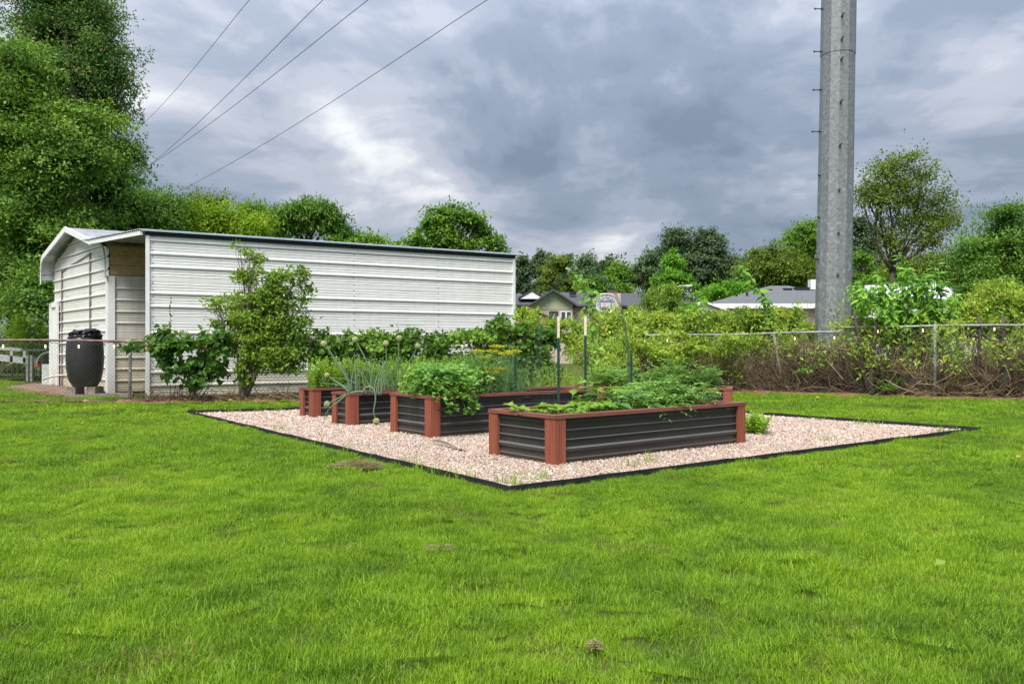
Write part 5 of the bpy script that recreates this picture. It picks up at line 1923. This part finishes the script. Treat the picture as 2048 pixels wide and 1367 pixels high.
# individual taller weeds
for k, (x, y, rx, ry, Y, n, lab, mt, L) in enumerate(((1285, 640, 34, 24, 23, 900, 'bushy green weed in front of the white tarp', 'lf_weed', .10),
                                                      (1390, 628, 34, 30, 23, 1100, 'leafy green bush before the white gabled shed', 'lf_bright', .10),
                                                      (1320, 590, 44, 36, 40, 2600, 'reddish-topped small tree by the street lamp', 'lf_shrub', .17),
                                                      (1355, 605, 34, 26, 42, 1500, 'dark purplish bush beside the street lamp arm', 'lf_rust', .17),
                                                      (1445, 640, 26, 22, 22.5, 700, 'yellowing weed above the galvanised rail', 'lf_weed', .10),
                                                      (1945, 585, 34, 24, 24, 1500, 'leafy bush hiding the right end of the white roof', 'lf_mid', .13),
                                                      (1725, 590, 20, 26, 24, 900, 'leafy bush between the steel pole and the sapling', 'lf_bright', .12),
                                                      (1980, 590, 40, 50, 21.5, 1500, 'yellowish feathery weed below the right edge tree', 'lf_weed', .11))):
    mass('bush', lab, Y, [(x, y, rx, ry), (x + rx * .4, y + ry * .6, rx * .8, ry * .8), (x - rx * .3, y + ry, rx, ry * .7)], n * 2, L, mt, .42, 10 + k, .12 * Y / 20, 14, stems=10, cat='bush', group='bushes behind the rear fence')

# big leafed sapling
rng = np.random.default_rng(41)
Y = 19.0
root = empty('sapling', P(1830, 700, Y) * (1, 1, 0), 'big leafed bright green sapling right of the steel pole', 'sapling')
mb, sb = MB(), MB()
base = np.array(((1835 - 1024) / F * Y, Y, 0))
tips = [(1800, 505), (1838, 545), (1760, 540), (1870, 530), (1890, 560), (1730, 575), (1700, 565), (1790, 560), (1850, 580), (1910, 590), (1760, 600), (1810, 610), (1880, 610), (1720, 610), (1835, 625), (1780, 630), (1905, 620), (1845, 555), (1815, 530), (1750, 570), (1865, 640), (1800, 645)]
for x, y in tips:
    tp = P(x, y, Y + rng.uniform(-.7, .7))
    mid = base * .45 + tp * .55
    mid[0] = base[0] + (tp[0] - base[0]) * .42
    pth = np.concatenate([bend(base, mid, rng, .03, 4), bend(mid, tp, rng, .06, 5)[1:]])
    sb.tube(pth, np.linspace(.022, .006, 8), 5)
    m = 84
    t = rng.beta(2.4, 1.0, m) * .66 + .34
    pos = np.stack([np.interp(t, np.linspace(0, 1, 8), pth[:, i]) for i in range(3)], -1)
    az = rng.uniform(0, 6.283, m)
    d = np.stack([np.cos(az), np.sin(az), rng.uniform(-1.3, .45, m)], -1)
    sz = rng.uniform(.19, .37, m) * (1.2 - .5 * t)
    mb.leaves(pos + d * .05, d, np.stack([np.cos(az) * .5 + rng.normal(0, .3, m), np.sin(az) * .5 - .35, np.full(m, .8)], -1), sz, sz * .46, 'fold')
mb.build('leaves', M['lf_sapling'], root, kind='stuff')
sb.build('stem', M['stem'], root)

# climbing stalks
def stalk(label, px, Y, n, L, mt, seed, name='climbing_vine', r=.012):
    rng = np.random.default_rng(seed)
    pth = np.array([P(x, y, Y) for x, y in px])
    root = empty(name, pth[0], label, 'vine')
    sb = MB()
    sb.tube(pth, np.linspace(r, r * .3, len(pth)), 5)
    sb.build('stem', M['stem'], root, smooth=True)
    mb = MB()
    t = rng.uniform(0, len(pth) - 1, n)
    pos = np.stack([np.interp(t, range(len(pth)), pth[:, i]) for i in range(3)], -1) + rng.normal(0, .045, (n, 3))
    az = rng.uniform(0, 6.283, n)
    d = np.stack([np.cos(az), np.sin(az), rng.uniform(-1.1, .1, n)], -1)
    sz = L * rng.uniform(.55, 1.25, n)
    mb.leaves(pos + d * .03, d, np.stack([rng.normal(0, .3, n), -.7 + rng.normal(0, .3, n), np.full(n, .6)], -1), sz, sz * .72, 'heart')
    mb.build('leaves', M[mt], root, kind='stuff')


stalk('tall green climber standing alone left of the steel pole', [(1545, 660), (1540, 625), (1532, 600), (1515, 575), (1495, 550), (1478, 535)], 21.5, 110, .17, 'lf_sapling', 51, r=.02)
stalk('leafy bean vine climbing the wire arch', [(1192, 730), (1188, 690), (1182, 650), (1186, 610), (1180, 580), (1172, 560), (1150, 548), (1140, 538)], 12.1, 85, .105, 'lf_sapling', 52)
stalk('second vine twining up the wire arch beside the bean', [(1203, 720), (1198, 690), (1200, 655), (1190, 630), (1176, 610)], 12.5, 50, .10, 'lf_weed', 53)

# brush pile behind the right fence
def brush(name, label, Y0, x0, x1, ya, yb, n, seed):
    rng = np.random.default_rng(seed)
    mb = MB()
    for k in range(n):
        x = rng.uniform(x0, x1)
        fx = (x - 1024) / F * Y0
        Yl = float(fence_y(np.array([fx]))[0]) + rng.uniform(.08, 1.3)
        fx = (x - 1024) / F * Yl
        hgt = rng.uniform(.15, 1.15) * (.9 + .25 * math.sin(fx * 1.7) + .15 * math.sin(fx * 4.1 + 1))
        a = np.array((fx, Yl, hgt * rng.uniform(0, 1)))
        ln = rng.uniform(.3, 1.3)
        d = unit(rng.normal(0, 1, 3) * (1, .35, .75) + np.array((0, 0, .25)))
        b = a + d * ln
        b[2] = max(.01, min(b[2], 1.35))
        r = rng.choice([.004, .007, .011, .016], p=[.15, .42, .30, .13])
        mb.tube(bend(a, b, rng, .16, 5), np.linspace(r, r * .5, 5), 3, cap=False)
    return mb.build(name, M['twig'], kind='stuff')


brush('dry_brush', 'x', 20, 1225, 1620, 700, 790, 2700, 71)
brush('dry_brush', 'x', 18.5, 1600, 2700, 690, 795, 6600, 72)
mass('undergrowth', 'x', 20.15, [(1240, 705, 40, 36), (1300, 700, 50, 26), (1370, 690, 50, 22), (1440, 685, 40, 18), (1350, 720, 40, 16), (1500, 680, 30, 14)], 4200, .12, 'lf_weed', .42, 9, .13, 15, stuff=True, fill=.1, up=.3)
mass('bramble', 'dark green bramble leaves low in the brush, left of the metal post', 18.6, [(1770, 770, 30, 14), (1800, 765, 16, 12), (1605, 738, 10, 8)], 260, .085, 'lf_ivy', .8, 21, .08, 12, 'lobed', stems=6, deep=.5)
mass('bramble', 'small leafy bramble at the foot of the fence, right of the rear bed', 20.3, [(1580, 768, 12, 8), (1600, 765, 8, 8)], 90, .085, 'lf_ivy', .8, 22, .06, 10, 'lobed', stems=4, deep=.5)
# roots and litter along the left fence foot
rng = np.random.default_rng(73)
mb = MB()
for k in range(520):
    x = rng.uniform(-7.8, -3.4)
    y = float(np.interp(x, FL[:, 0], FL[:, 1])) + rng.uniform(-.22, .22)
    a = np.array((x, y, rng.uniform(.02, .16)))
    b = a + unit(rng.normal(0, 1, 3) * (1, .4, .35)) * rng.uniform(.1, .4)
    b[2] = max(.01, b[2])
    mb.tube(bend(a, b, rng, .15, 4), .006, 3, cap=False)
mb.build('twig_litter', M['twig'], kind='stuff')

# ------------------------------------------------------------------ posts and netting among the beds
for k, (p, zt, zw, lab) in enumerate(((np.array((.645, 11.10, 0)), 1.585, .30, 'left one of the two tall green stakes with white tips'),
                                      (np.array((1.06, 11.55, 0)), 1.605, .28, 'right one of the two tall green stakes with white tips'),
                                      (np.array((1.91, 12.8, 0)), 1.06, 0, 'short green stake behind the tomato vines'),
                                      (np.array((.045, 11.02, 0)), 1.04, 0, 'short green stake beside the yellow flowering dill'))):
    root = empty('garden_stake', p, lab, 'stake', 'green steel garden stakes')
    mb = MB()
    w, t = .036, .006
    mb.obox(p + (-w / 2, 0, -.02), (w, 0, 0), (0, t, 0), (0, 0, zt - zw + .02))
    mb.obox(p + (-t / 2, t, -.02), (t, 0, 0), (0, .034, 0), (0, 0, zt - zw + .02))
    mb.build('shaft', M['tpost'], root)
    mb = MB()
    for z in np.arange(.12, zt - zw - .03, .055):
        mb.obox(p + (-.007, -.010, z), (.014, 0, 0), (0, .010, 0), (0, 0, .022))
    mb.build('studs', M['tpost'], root, kind='stuff')
    if zw:
        mb = MB()
        mb.obox(p + (-w / 2, 0, zt - zw + .001), (w, 0, 0), (0, t, 0), (0, 0, zw))
        mb.obox(p + (-t / 2, t, zt - zw + .001), (t, 0, 0), (0, .034, 0), (0, 0, zw))
        mb.build('painted_tip', M['tip'], root)

root = empty('wire_arch', (1.1, 11.9, 0), 'arched green wire trellis rising over the stakes', 'trellis')
mb = MB()
cx, hw, zt, y0, y1 = 1.02, .72, 2.32, 11.72, 13.0


def arch(t, y):
    a = math.pi * t
    x = cx - hw * math.copysign(abs(math.cos(a)) ** .8, math.cos(a))
    return np.array((x + .12 * (y - y0), y, .35 + (zt - .35) * (math.sin(a) ** .75 if 0 < t < 1 else 0)))


for y in np.linspace(y0, y1, 8):
    mb.tube([arch(t, y) for t in np.linspace(0, 1, 29)], .0017, 3, cap=False)
for t in np.linspace(0, 1, 23):
    mb.tube([arch(t, y) for y in (y0, (y0 + y1) / 2, y1)], .0015, 3, cap=False)
for y in (y0, y1):
    for t in (0, 1):
        q = arch(t, y)
        mb.tube([q * (1, 1, 0), q], .0025, 4)
mb.build('wire_mesh', M['netting'], root, kind='stuff')
# short netting run between the dill and the stakes
root = empty('garden_netting', (.3, 11.5, .3), 'short run of green wire netting between the dill and the tall stakes', 'netting')
mb = MB()
na, nb = np.array((.05, 11.06, 0)), np.array((.66, 11.14, 0))
for t in np.linspace(0, 1, 9):
    q = na * (1 - t) + nb * t
    mb.tube([q + (0, 0, .40), q + (0, 0, 1.03)], .002, 3, cap=False)
for z in np.linspace(.42, 1.03, 8):
    mb.tube([na + (0, 0, z), nb + (0, 0, z)], .002, 3, cap=False)
mb.build('wire_mesh', M['netting'], root, kind='stuff')

# ------------------------------------------------------------------ bed plants
def herb(name, label, pts, n, L, hgt, mt, seed, spread=.12, asp=.5, kind='fold', cat='plant', up=.8, z=None, group=None, dirn=.6):
    """upright leafy stems rising from points pts"""
    rng = np.random.default_rng(seed + 900)
    pts = np.asarray(pts, float)
    root = empty(name, pts.mean(0), label, cat, group)
    mb, sb = MB(), MB()
    per = max(6, n // len(pts))
    for p in pts:
        tp = p + np.array((rng.normal(0, spread), rng.normal(0, spread), hgt * rng.uniform(.65, 1.1)))
        pth = bend(p, tp, rng, .05, 5)
        sb.tube(pth, np.linspace(.005, .002, 5), 3, cap=False)
        t = rng.uniform(.12, 1.0, per)
        pos = np.stack([np.interp(t, np.linspace(0, 1, 5), pth[:, i]) for i in range(3)], -1)
        az = rng.uniform(0, 6.283, per)
        d = np.stack([np.cos(az), np.sin(az), rng.uniform(-.2, .9, per)], -1)
        sz = L * rng.uniform(.6, 1.3, per) * (1.2 - .5 * t)
        mb.leaves(pos + d * .008, d, np.stack([-np.cos(az) * .5, -np.sin(az) * .5, np.full(per, up)], -1), sz, sz * asp, kind)
    mb.build('foliage', M[mt], root, kind='stuff')
    sb.build('stems', M['stem'], root, kind='stuff')
    return root


def scatter(i, n, a0, a1, b0, b1, seed):
    rng = np.random.default_rng(seed)
    return np.array([bed(i, rng.uniform(a0, a1), rng.uniform(b0, b1)) for _ in range(n)])


herb('herb_plant', 'pale green bushy herb filling the farthest left bed', scatter(3, 130, .06, 1.0, .06, .46, 1), 6400, .052, .56, 'lf_herb', 1, .05)
herb('herb_plant', 'green leafy herb behind the onions', scatter(3, 120, 1.0, 2.35, .06, .46, 2), 5200, .052, .54, 'lf_herb', 2, .06)
herb('herb_plant', 'upright pale herb between the onions and the parsley', scatter(2, 100, 1.0, 2.3, .08, .52, 3), 5000, .050, .56, 'lf_herb', 3, .06)
herb('basil_plant', 'tall leafy basil behind the parsley clump', scatter(1, 80, .55, 1.35, .45, .95, 4), 4200, .065, .56, 'lf_parsley', 4, .08)
herb('flowering_herb', 'pinkish white flowering herb tips above the parsley', scatter(2, 24, 1.5, 2.3, .1, .5, 5), 420, .03, .62, 'onion_head', 5, .08)

# parsley tumbling over the corner of the second long bed
rng = np.random.default_rng(6)
root = empty('parsley_plant', bed(1, .3, .3), 'bushy parsley spilling over the corner of the second long bed', 'plant')
mb, sb = MB(), MB()
for k in range(330):
    a, b = rng.uniform(-.02, .95), rng.uniform(.0, .85)
    p = bed(1, .12 + a * .7, .10 + b * .8)
    az = rng.uniform(0, 6.283)
    out = np.array((math.cos(az), math.sin(az), 0)) * rng.uniform(.02, .22) + (-V * .5 - U * .08) * rng.uniform(0, .42)
    tp = p + out + np.array((0, 0, rng.uniform(.06, .46)))
    if np.dot(out, -V) > .22:
        tp[2] -= rng.uniform(.05, .25)
    mid = (p + tp) / 2 + np.array((0, 0, .10))
    sb.tube([p, mid, tp], [.004, .003, .002], 3, cap=False)
    m = 15
    pos = tp + rng.normal(0, .04, (m, 3)) * (1, 1, .6)
    az = rng.uniform(0, 6.283, m)
    d = np.stack([np.cos(az), np.sin(az), rng.uniform(-.6, .3, m)], -1)
    sz = rng.uniform(.04, .075, m)
    mb.leaves(pos, d, np.stack([rng.normal(0, .3, m), rng.normal(-.2, .3, m), np.ones(m)], -1), sz, sz * .95, 'lobed')
mb.build('foliage', M['lf_parsley'], root, kind='stuff')
sb.build('stems', M['stem'], root, kind='stuff')

# dill
rng = np.random.default_rng(7)
root = empty('dill_plant', bed(1, 1.45, .45), 'feathery dill with flat yellow flower heads in the second long bed', 'plant')
mb, sb, yb = MB(), MB(), MB()
heads = [(965, 712), (985, 700), (1000, 735), (1012, 705), (985, 742), (1005, 748), (1028, 700), (970, 735), (955, 700), (993, 690)]
for k in range(38):
    x = rng.uniform(945, 1045)
    q = P(x, 795, 11.25 + rng.uniform(-.25, .35))
    q[2] = .42
    if k < len(heads):
        tp = P(heads[k][0], heads[k][1] + 4, q[1])
    else:
        tp = q + np.array((rng.normal(0, .1), rng.normal(0, .1), rng.uniform(.35, .68)))
    pth = bend(q, tp, rng, .04, 6)
    sb.tube(pth, np.linspace(.006, .003, 6), 4, cap=False)
    m = 170
    t = rng.uniform(.1, .95, m)
    pos = np.stack([np.interp(t, np.linspace(0, 1, 6), pth[:, i]) for i in range(3)], -1) + rng.normal(0, .055, (m, 3))
    d = rand_dirs(rng, m) + (0, 0, .5)
    mb.leaves(pos, d, rand_dirs(rng, m), rng.uniform(.04, .10, m), .0035, 'blade')
    if k < len(heads):
        for j in range(26):
            az, r = rng.uniform(0, 6.283), .115 * math.sqrt(rng.uniform(0, 1))
            e = tp + np.array((r * math.cos(az), r * math.sin(az), .035 - r * .18))
            yb.tube([tp - (0, 0, .02), e], .0016, 3, cap=False)
            f = 7
            yb.leaves(e + rng.normal(0, .010, (f, 3)) * (1, 1, .4), rand_dirs(rng, f), rand_dirs(rng, f) + (0, 0, 1.5), .016, .014, 'quad')
mb.build('foliage', M['lf_dill'], root, kind='stuff')
sb.build('stems', M['stem'], root, kind='stuff')
yb.build('flower_heads', M['lf_yellow'], root, kind='stuff')

# onions
def seed_head(mb, c, r, rng):
    n = 150
    k = np.arange(n) + .5
    ph = np.arccos(1 - 2 * k / n)
    th = math.pi * (1 + 5 ** .5) * k
    d = np.stack([np.cos(th) * np.sin(ph), np.sin(th) * np.sin(ph), np.cos(ph)], -1)
    mb.lathe(np.asarray(c) - (0, 0, r * .8), [(r * .1, 0), (r * .55, r * .2), (r * .8, r * .7), (r * .75, r * 1.1), (r * .4, r * 1.5), (r * .05, r * 1.6)], 10)
    for s in (0, 1.3, 2.6):
        dd = d + rng.normal(0, .05, d.shape)
        a = rand_dirs(rng, n)
        mb.leaves(np.asarray(c) + dd * r * .78 - a * r * .12, a + dd * .8, dd + rand_dirs(rng, n) * .3, r * .30, r * .22, 'quad')


def px_path(pts, Y):
    return np.array([P(x, y, Y + (dy[0] if dy else 0)) for x, y, *dy in pts])


def smooth_path(p, k=14):
    p = np.asarray(p, float)
    n = len(p)
    t = np.linspace(0, n - 1, k)
    out = []
    for u in t:
        i = min(int(u), n - 2)
        f = u - i
        p0, p1, p2, p3 = p[max(i - 1, 0)], p[i], p[i + 1], p[min(i + 2, n - 1)]
        out.append(.5 * (2 * p1 + (p2 - p0) * f + (2 * p0 - 5 * p1 + 4 * p2 - p3) * f * f + (3 * p1 - p0 - 3 * p2 + p3) * f ** 3))
    return np.array(out)


onions = [
    ('onion with the leftmost tall seed head', 12.15, [([(706, 786), (690, 750), (668, 715), (650, 690)], 1, .013), ], 7),
    ('onion with the second tall seed head from the left', 12.35, [([(752, 785), (742, 745), (730, 715), (712, 682)], 1, .012)], 7),
    ('onion whose short seed head stands before the basil', 12.75, [([(778, 783), (774, 750), (772, 690)], 1, .011)], 6),
    ('onion with the topmost straight seed head', 12.8, [([(792, 780), (796, 735), (798, 680)], 1, .012)], 6),
    ('onion with the rightmost seed head, leaning outward', 12.9, [([(782, 782), (800, 755), (818, 725), (834, 695)], 1, .012)], 6),
    ('onion with a stalk arching down to a seed head at the left', 11.75, [([(760, 788), (735, 782), (700, 785), (675, 797), (658, 806)], 1, .013), ([(697, 786), (680, 800), (655, 822), (646, 848)], 0, .012), ([(700, 785), (680, 768), (668, 760), (657, 752)], 1, .012)], 4),
    ('onion with a stalk hooked over to a hanging seed head', 11.7, [([(724, 787), (730, 776), (740, 773), (749, 782), (751, 800), (747, 822), (751, 838)], 1, .013)], 4),
    ('onion with long flopping leaves at the bed corner', 12.0, [([(705, 782), (690, 772), (670, 768), (637, 765)], 0, .010), ([(712, 768), (690, 757), (664, 757)], 0, .009), ([(716, 782), (716, 745), (740, 742), (752, 765)], 0, .009)], 5)]
for k, (lab, Y, paths, nl) in enumerate(onions):
    rng = np.random.default_rng(200 + k)
    root = empty('onion_plant', P(*paths[0][0][0], Y), lab, 'onion', 'onions in the narrow bed')
    x0, y0 = paths[0][0][0]
    for pth, head, r in paths:
        q = smooth_path(px_path(pth, Y))
        mb = MB()
        mb.tube(q, np.interp(np.linspace(0, 1, len(q)), [0, .25, 1], [r * 1.25, r * 1.25, r * .62 if head else r * .15]), 8)
        mb.build('flower_stalk' if head else 'leaf', M['onion'], root, smooth=True)
        if head:
            hb = MB()
            seed_head(hb, q[-1] + unit(q[-1] - q[-2]) * .03, .052 if k < 5 or r > .0125 else .04, rng)
            hb.build('seed_head', M['onion_head'], root)
    for j in range(nl):
        b = P(x0 + rng.uniform(-14, 14), y0 + 2, Y + rng.uniform(-.1, .1))
        hgt = rng.uniform(.35, .66)
        az = rng.uniform(0, 6.283)
        ln = rng.uniform(.05, .28)
        tp = b + np.array((math.cos(az) * ln, math.sin(az) * ln, hgt))
        mid = (b + tp) / 2 + np.array((-math.cos(az), -math.sin(az), 0)) * ln * .22
        mb = MB()
        q = smooth_path([b, mid, tp], 9)
        mb.tube(q, np.linspace(.013, .0015, 9), 6)
        mb.build('leaf', M['onion'], root, smooth=True)

# strawberries, squash and tomatoes in the nearest bed
def leafy_low(name, label, i, spots, L, mt, seed, hgt=.14, kind='lobed', per=3, asp=.9, cat='plant', group=None):
    rng = np.random.default_rng(seed)
    spots = np.asarray(spots)
    root = empty(name, bed(i, *spots.mean(0)), label, cat, group)
    mb, sb = MB(), MB()
    for a, b in spots:
        p = bed(i, a, b)
        az = rng.uniform(0, 6.283)
        tp = p + np.array((math.cos(az) * .07, math.sin(az) * .07, hgt * rng.uniform(.5, 1.2)))
        sb.tube([p, (p + tp) / 2 + (0, 0, .02), tp], .003, 3, cap=False)
        for q in range(per):
            a2 = az + (q - (per - 1) / 2) * 1.5 + rng.normal(0, .2)
            d = np.array((math.cos(a2), math.sin(a2), rng.uniform(-.35, .35)))
            s = L * rng.uniform(.7, 1.25)
            mb.leaves([tp], [d], [np.array((-math.cos(a2) * .3 + rng.normal(0, .2), -math.sin(a2) * .3 - .2, 1))], s, s * asp, kind)
    mb.build('leaves', M[mt], root, kind='stuff')
    sb.build('stems', M['stem'], root, kind='stuff')


rng = np.random.default_rng(15)
leafy_low('strawberry_plant', 'small strawberry plant alone near the left end of the nearest bed', 0, np.stack([rng.normal(.16, .07, 26).clip(.08, .4), rng.normal(.62, .12, 26).clip(.35, .95)], -1), .085, 'lf_straw', 16, .13)
for k, (a, lab) in enumerate(((.42, 'strawberry plant by the front corner of the nearest bed'), (.68, 'strawberry plant next along from the corner one'), (.95, 'strawberry plant before the squash leaves'))):
    leafy_low('strawberry_plant', lab, 0, np.stack([rng.normal(a, .09, 34), rng.uniform(.12, .62, 34)], -1), .085, 'lf_straw', 17 + k, .13, group='strawberries in the nearest bed')
leafy_low('squash_plant', 'broad leafed squash in the middle of the nearest bed', 0, np.stack([rng.uniform(1.0, 1.75, 30), rng.uniform(.14, .75, 30)], -1), .155, 'lf_squash', 22, .20, 'heart', 1, 1.0)
leafy_low('squash_plant', 'yellowing squash leaves behind the strawberries', 0, np.stack([rng.uniform(.9, 1.3, 22), rng.uniform(.5, .95, 22)], -1), .16, 'lf_straw', 23, .30, 'heart', 1, 1.0)


def tomato(label, pts, seed, hgt, n, group):
    rng = np.random.default_rng(seed)
    pts = np.asarray(pts)
    root = empty('tomato_plant', pts.mean(0), label, 'plant', group)
    mb, sb = MB(), MB()
    for p in pts:
        az = rng.uniform(0, 6.283)
        tp = p + np.array((math.cos(az) * rng.uniform(.05, .35), math.sin(az) * rng.uniform(.02, .2), hgt * rng.uniform(.4, 1.1)))
        pth = bend(p, tp, rng, .08, 6)
        sb.tube(pth, np.linspace(.006, .0025, 6), 4, cap=False)
        for q in range(n):
            t = rng.uniform(.15, 1)
            c = np.array([np.interp(t, np.linspace(0, 1, 6), pth[:, i]) for i in range(3)])
            a2 = rng.uniform(0, 6.283)
            d = unit(np.array((math.cos(a2), math.sin(a2), rng.uniform(-.5, .7))))
            ln = rng.uniform(.10, .22)
            e = c + d * ln - np.array((0, 0, .03))
            sb.tube([c, e], [.0022, .001], 3, cap=False)
            s = np.linspace(.25, 1, 7)
            pos = c + (e - c) * s[:, None]
            side = unit(np.cross(d, (0, 0, 1)))
            sg = np.where(np.arange(7) % 2, 1, -1)
            sg[-1] = 0
            dd = d * .5 + side * sg[:, None] + rng.normal(0, .15, (7, 3))
            mb.leaves(pos, dd, rng.normal(0, .3, (7, 3)) + (0, 0, 1), rng.uniform(.040, .080, 7), rng.uniform(.020, .036, 7), 'fold')
    mb.build('foliage', M['lf_tomato'], root, kind='stuff')
    sb.build('stems', M['stem'], root, kind='stuff')


rng = np.random.default_rng(24)
tomato('feathery tomato vines sprawling at the right of the nearest bed', np.array([bed(0, rng.uniform(1.55, 2.65), rng.uniform(.12, .9)) for _ in range(46)]), 25, .30, 16, 'tomato plants')
tomato('taller tomato plant in the middle of the nearest bed', np.array([bed(0, rng.uniform(1.7, 2.45), rng.uniform(.35, .95)) for _ in range(26)]), 26, .40, 16, 'tomato plants')
EB = [E0 + EU * rng.uniform(.5, 2.55) + EV * rng.uniform(.12, .62) + Z * .39 for _ in range(56)]
tomato('pale tomato plants filling the rear raised bed', np.array(EB), 27, .42, 17, 'tomato plants')
EB = [E0 + EU * rng.uniform(1.3, 2.1) + EV * rng.uniform(.2, .6) + Z * .39 for _ in range(18)]
tomato('tallest tomato plant, in the rear bed before the brush', np.array(EB), 28, .62, 18, 'tomato plants')
for k, (x, y, lab) in enumerate(((1085, 760, 'tuft of tall weeds behind the stakes, left one'), (1230, 755, 'tuft of tall pale weeds at the rear bed'), (1160, 762, 'tuft of tall weeds between the stakes'))):
    q = P(x, 795, 15.8)
    rr = np.random.default_rng(300 + k)
    herb('weed_tuft', lab, [(q[0] + rr.normal(0, .28), 15.8 + rr.normal(0, .3), 0) for _ in range(60)], 2400, .06, .75, 'lf_weed', 30 + k, .09, .3, group='weed tufts behind the beds')

# plant in the gravel beside the nearest bed
q = G(1509, 868)
rr = np.random.default_rng(19)
herb('marigold_plant', 'low yellow-green plant in the gravel by the right end of the nearest bed', [(q[0] + rr.normal(0, .07), q[1] + rr.normal(0, .12), .03) for _ in range(52)], 1700, .055, .25, 'lf_herb', 40, .07)
# grass weeds on the gravel edge
rr = np.random.default_rng(20)
mb = MB()
for x, y in ((470, 826), (520, 826), (560, 824), (1620, 842), (1640, 843), (1720, 850), (1745, 852), (1880, 866), (1910, 868), (700, 905), (640, 890), (560, 862), (760, 918), (850, 945), (930, 960), (1030, 972), (1010, 970), (1300, 925), (1260, 935), (1650, 882), (880, 950), (820, 930), (1085, 960)):
    c = G(x, y)
    n = 26
    pos = c + np.stack([rr.normal(0, .07, n), rr.normal(0, .05, n), np.full(n, .02)], -1)
    az = rr.uniform(0, 6.28, n)
    ln = rr.uniform(.1, 1.2, n)
    mb.leaves(pos, np.stack([np.cos(az) * ln, np.sin(az) * ln, np.ones(n)], -1), np.stack([-np.cos(az), -np.sin(az), np.full(n, .4)], -1), rr.uniform(.05, .15, n), .006, 'blade')
mb.build('grass_weeds', M['grass'], kind='stuff')

# clippings and fallen bits on the lawn
def clip(name, label, x, y, rx, ry, n, mt, cat, hz=.05, seed=0):
    rr = np.random.default_rng(400 + seed)
    c = G(x, y)
    mb = MB()
    s = c[1] / F
    a, r = rr.uniform(0, 6.283, n), np.sqrt(rr.uniform(0, 1, n))
    pos = c + np.stack([r * np.cos(a) * rx * s, r * np.sin(a) * ry, .035 + (1 - r * r) * hz * rr.uniform(.2, 1, n)], -1)
    az = rr.uniform(0, 6.283, n)
    mb.leaves(pos, np.stack([np.cos(az), np.sin(az), rr.uniform(-.2, .35, n)], -1), np.stack([rr.normal(0, .5, n), rr.normal(0, .5, n), np.ones(n)], -1), rr.uniform(.4, 1, n) * min(.11, .02 + rx * s * .6), .0040, 'blade')
    return tag(mb.build(name, M[mt]), label, cat)


clip('grass_clippings', 'heap of dry brown grass clippings left of the edging', 712, 941, 52, .17, 1500, 'hay', 'grass clippings', .07, 1)
clip('dry_patch', 'worn tuft of dead grass in the middle of the lawn', 880, 1110, 30, .035, 130, 'hay', 'dead grass', .03, 2)
clip('dry_patch', 'dead brown tuft low in the picture, right of the middle', 1190, 1311, 14, .03, 160, 'hay', 'dead grass', .03, 3)
for k, (x, y, lab) in enumerate(((1870, 1150, 'single pale green leaf fallen on the lawn at the lower right'), (455, 806, 'small yellow leaf fallen near the left fence'), (165, 795 + 12, 'orange dead leaf in front of the barrel'),
                                 (1632, 800, 'yellow leaf on the lawn before the rear fence'), (2032, 925, 'curled brown leaf at the right edge of the lawn'))):
    c = G(x, y)
    mb = MB()
    mb.leaves([c + (0, 0, .055)], [np.array((.8, .3, .2))], [np.array((0, -.5, 1))], .08 if y > 900 else .12, .045 if y > 900 else .07, 'fold')
    tag(mb.build('fallen_leaf', M['dry_leaf'] if k else M['lf_weed']), lab, 'leaf', 'fallen leaves')
# scrap of weed cloth showing in the gravel
mb = MB()
a_, b_ = G(862, 884, .03), G(925, 902, .03)
d = b_ - a_
sd_ = np.array((-d[1], d[0], 0)) / np.linalg.norm(d)
vs = []
for t in np.linspace(0, 1, 9):
    w = .015 + .045 * t * t
    c = a_ + d * t
    vs += [c - sd_ * w * .3 + (0, 0, .026), c + sd_ * w + (0, 0, .030 + .025 * math.sin(t * 5))]
mb.add(vs, [(2 * i, 2 * i + 2, 2 * i + 3, 2 * i + 1) for i in range(8)])
tag(mb.build('weed_cloth', M['fabric']), 'scrap of grey weed cloth poking out of the gravel', 'weed cloth')

# free leftover helper data check: nothing else
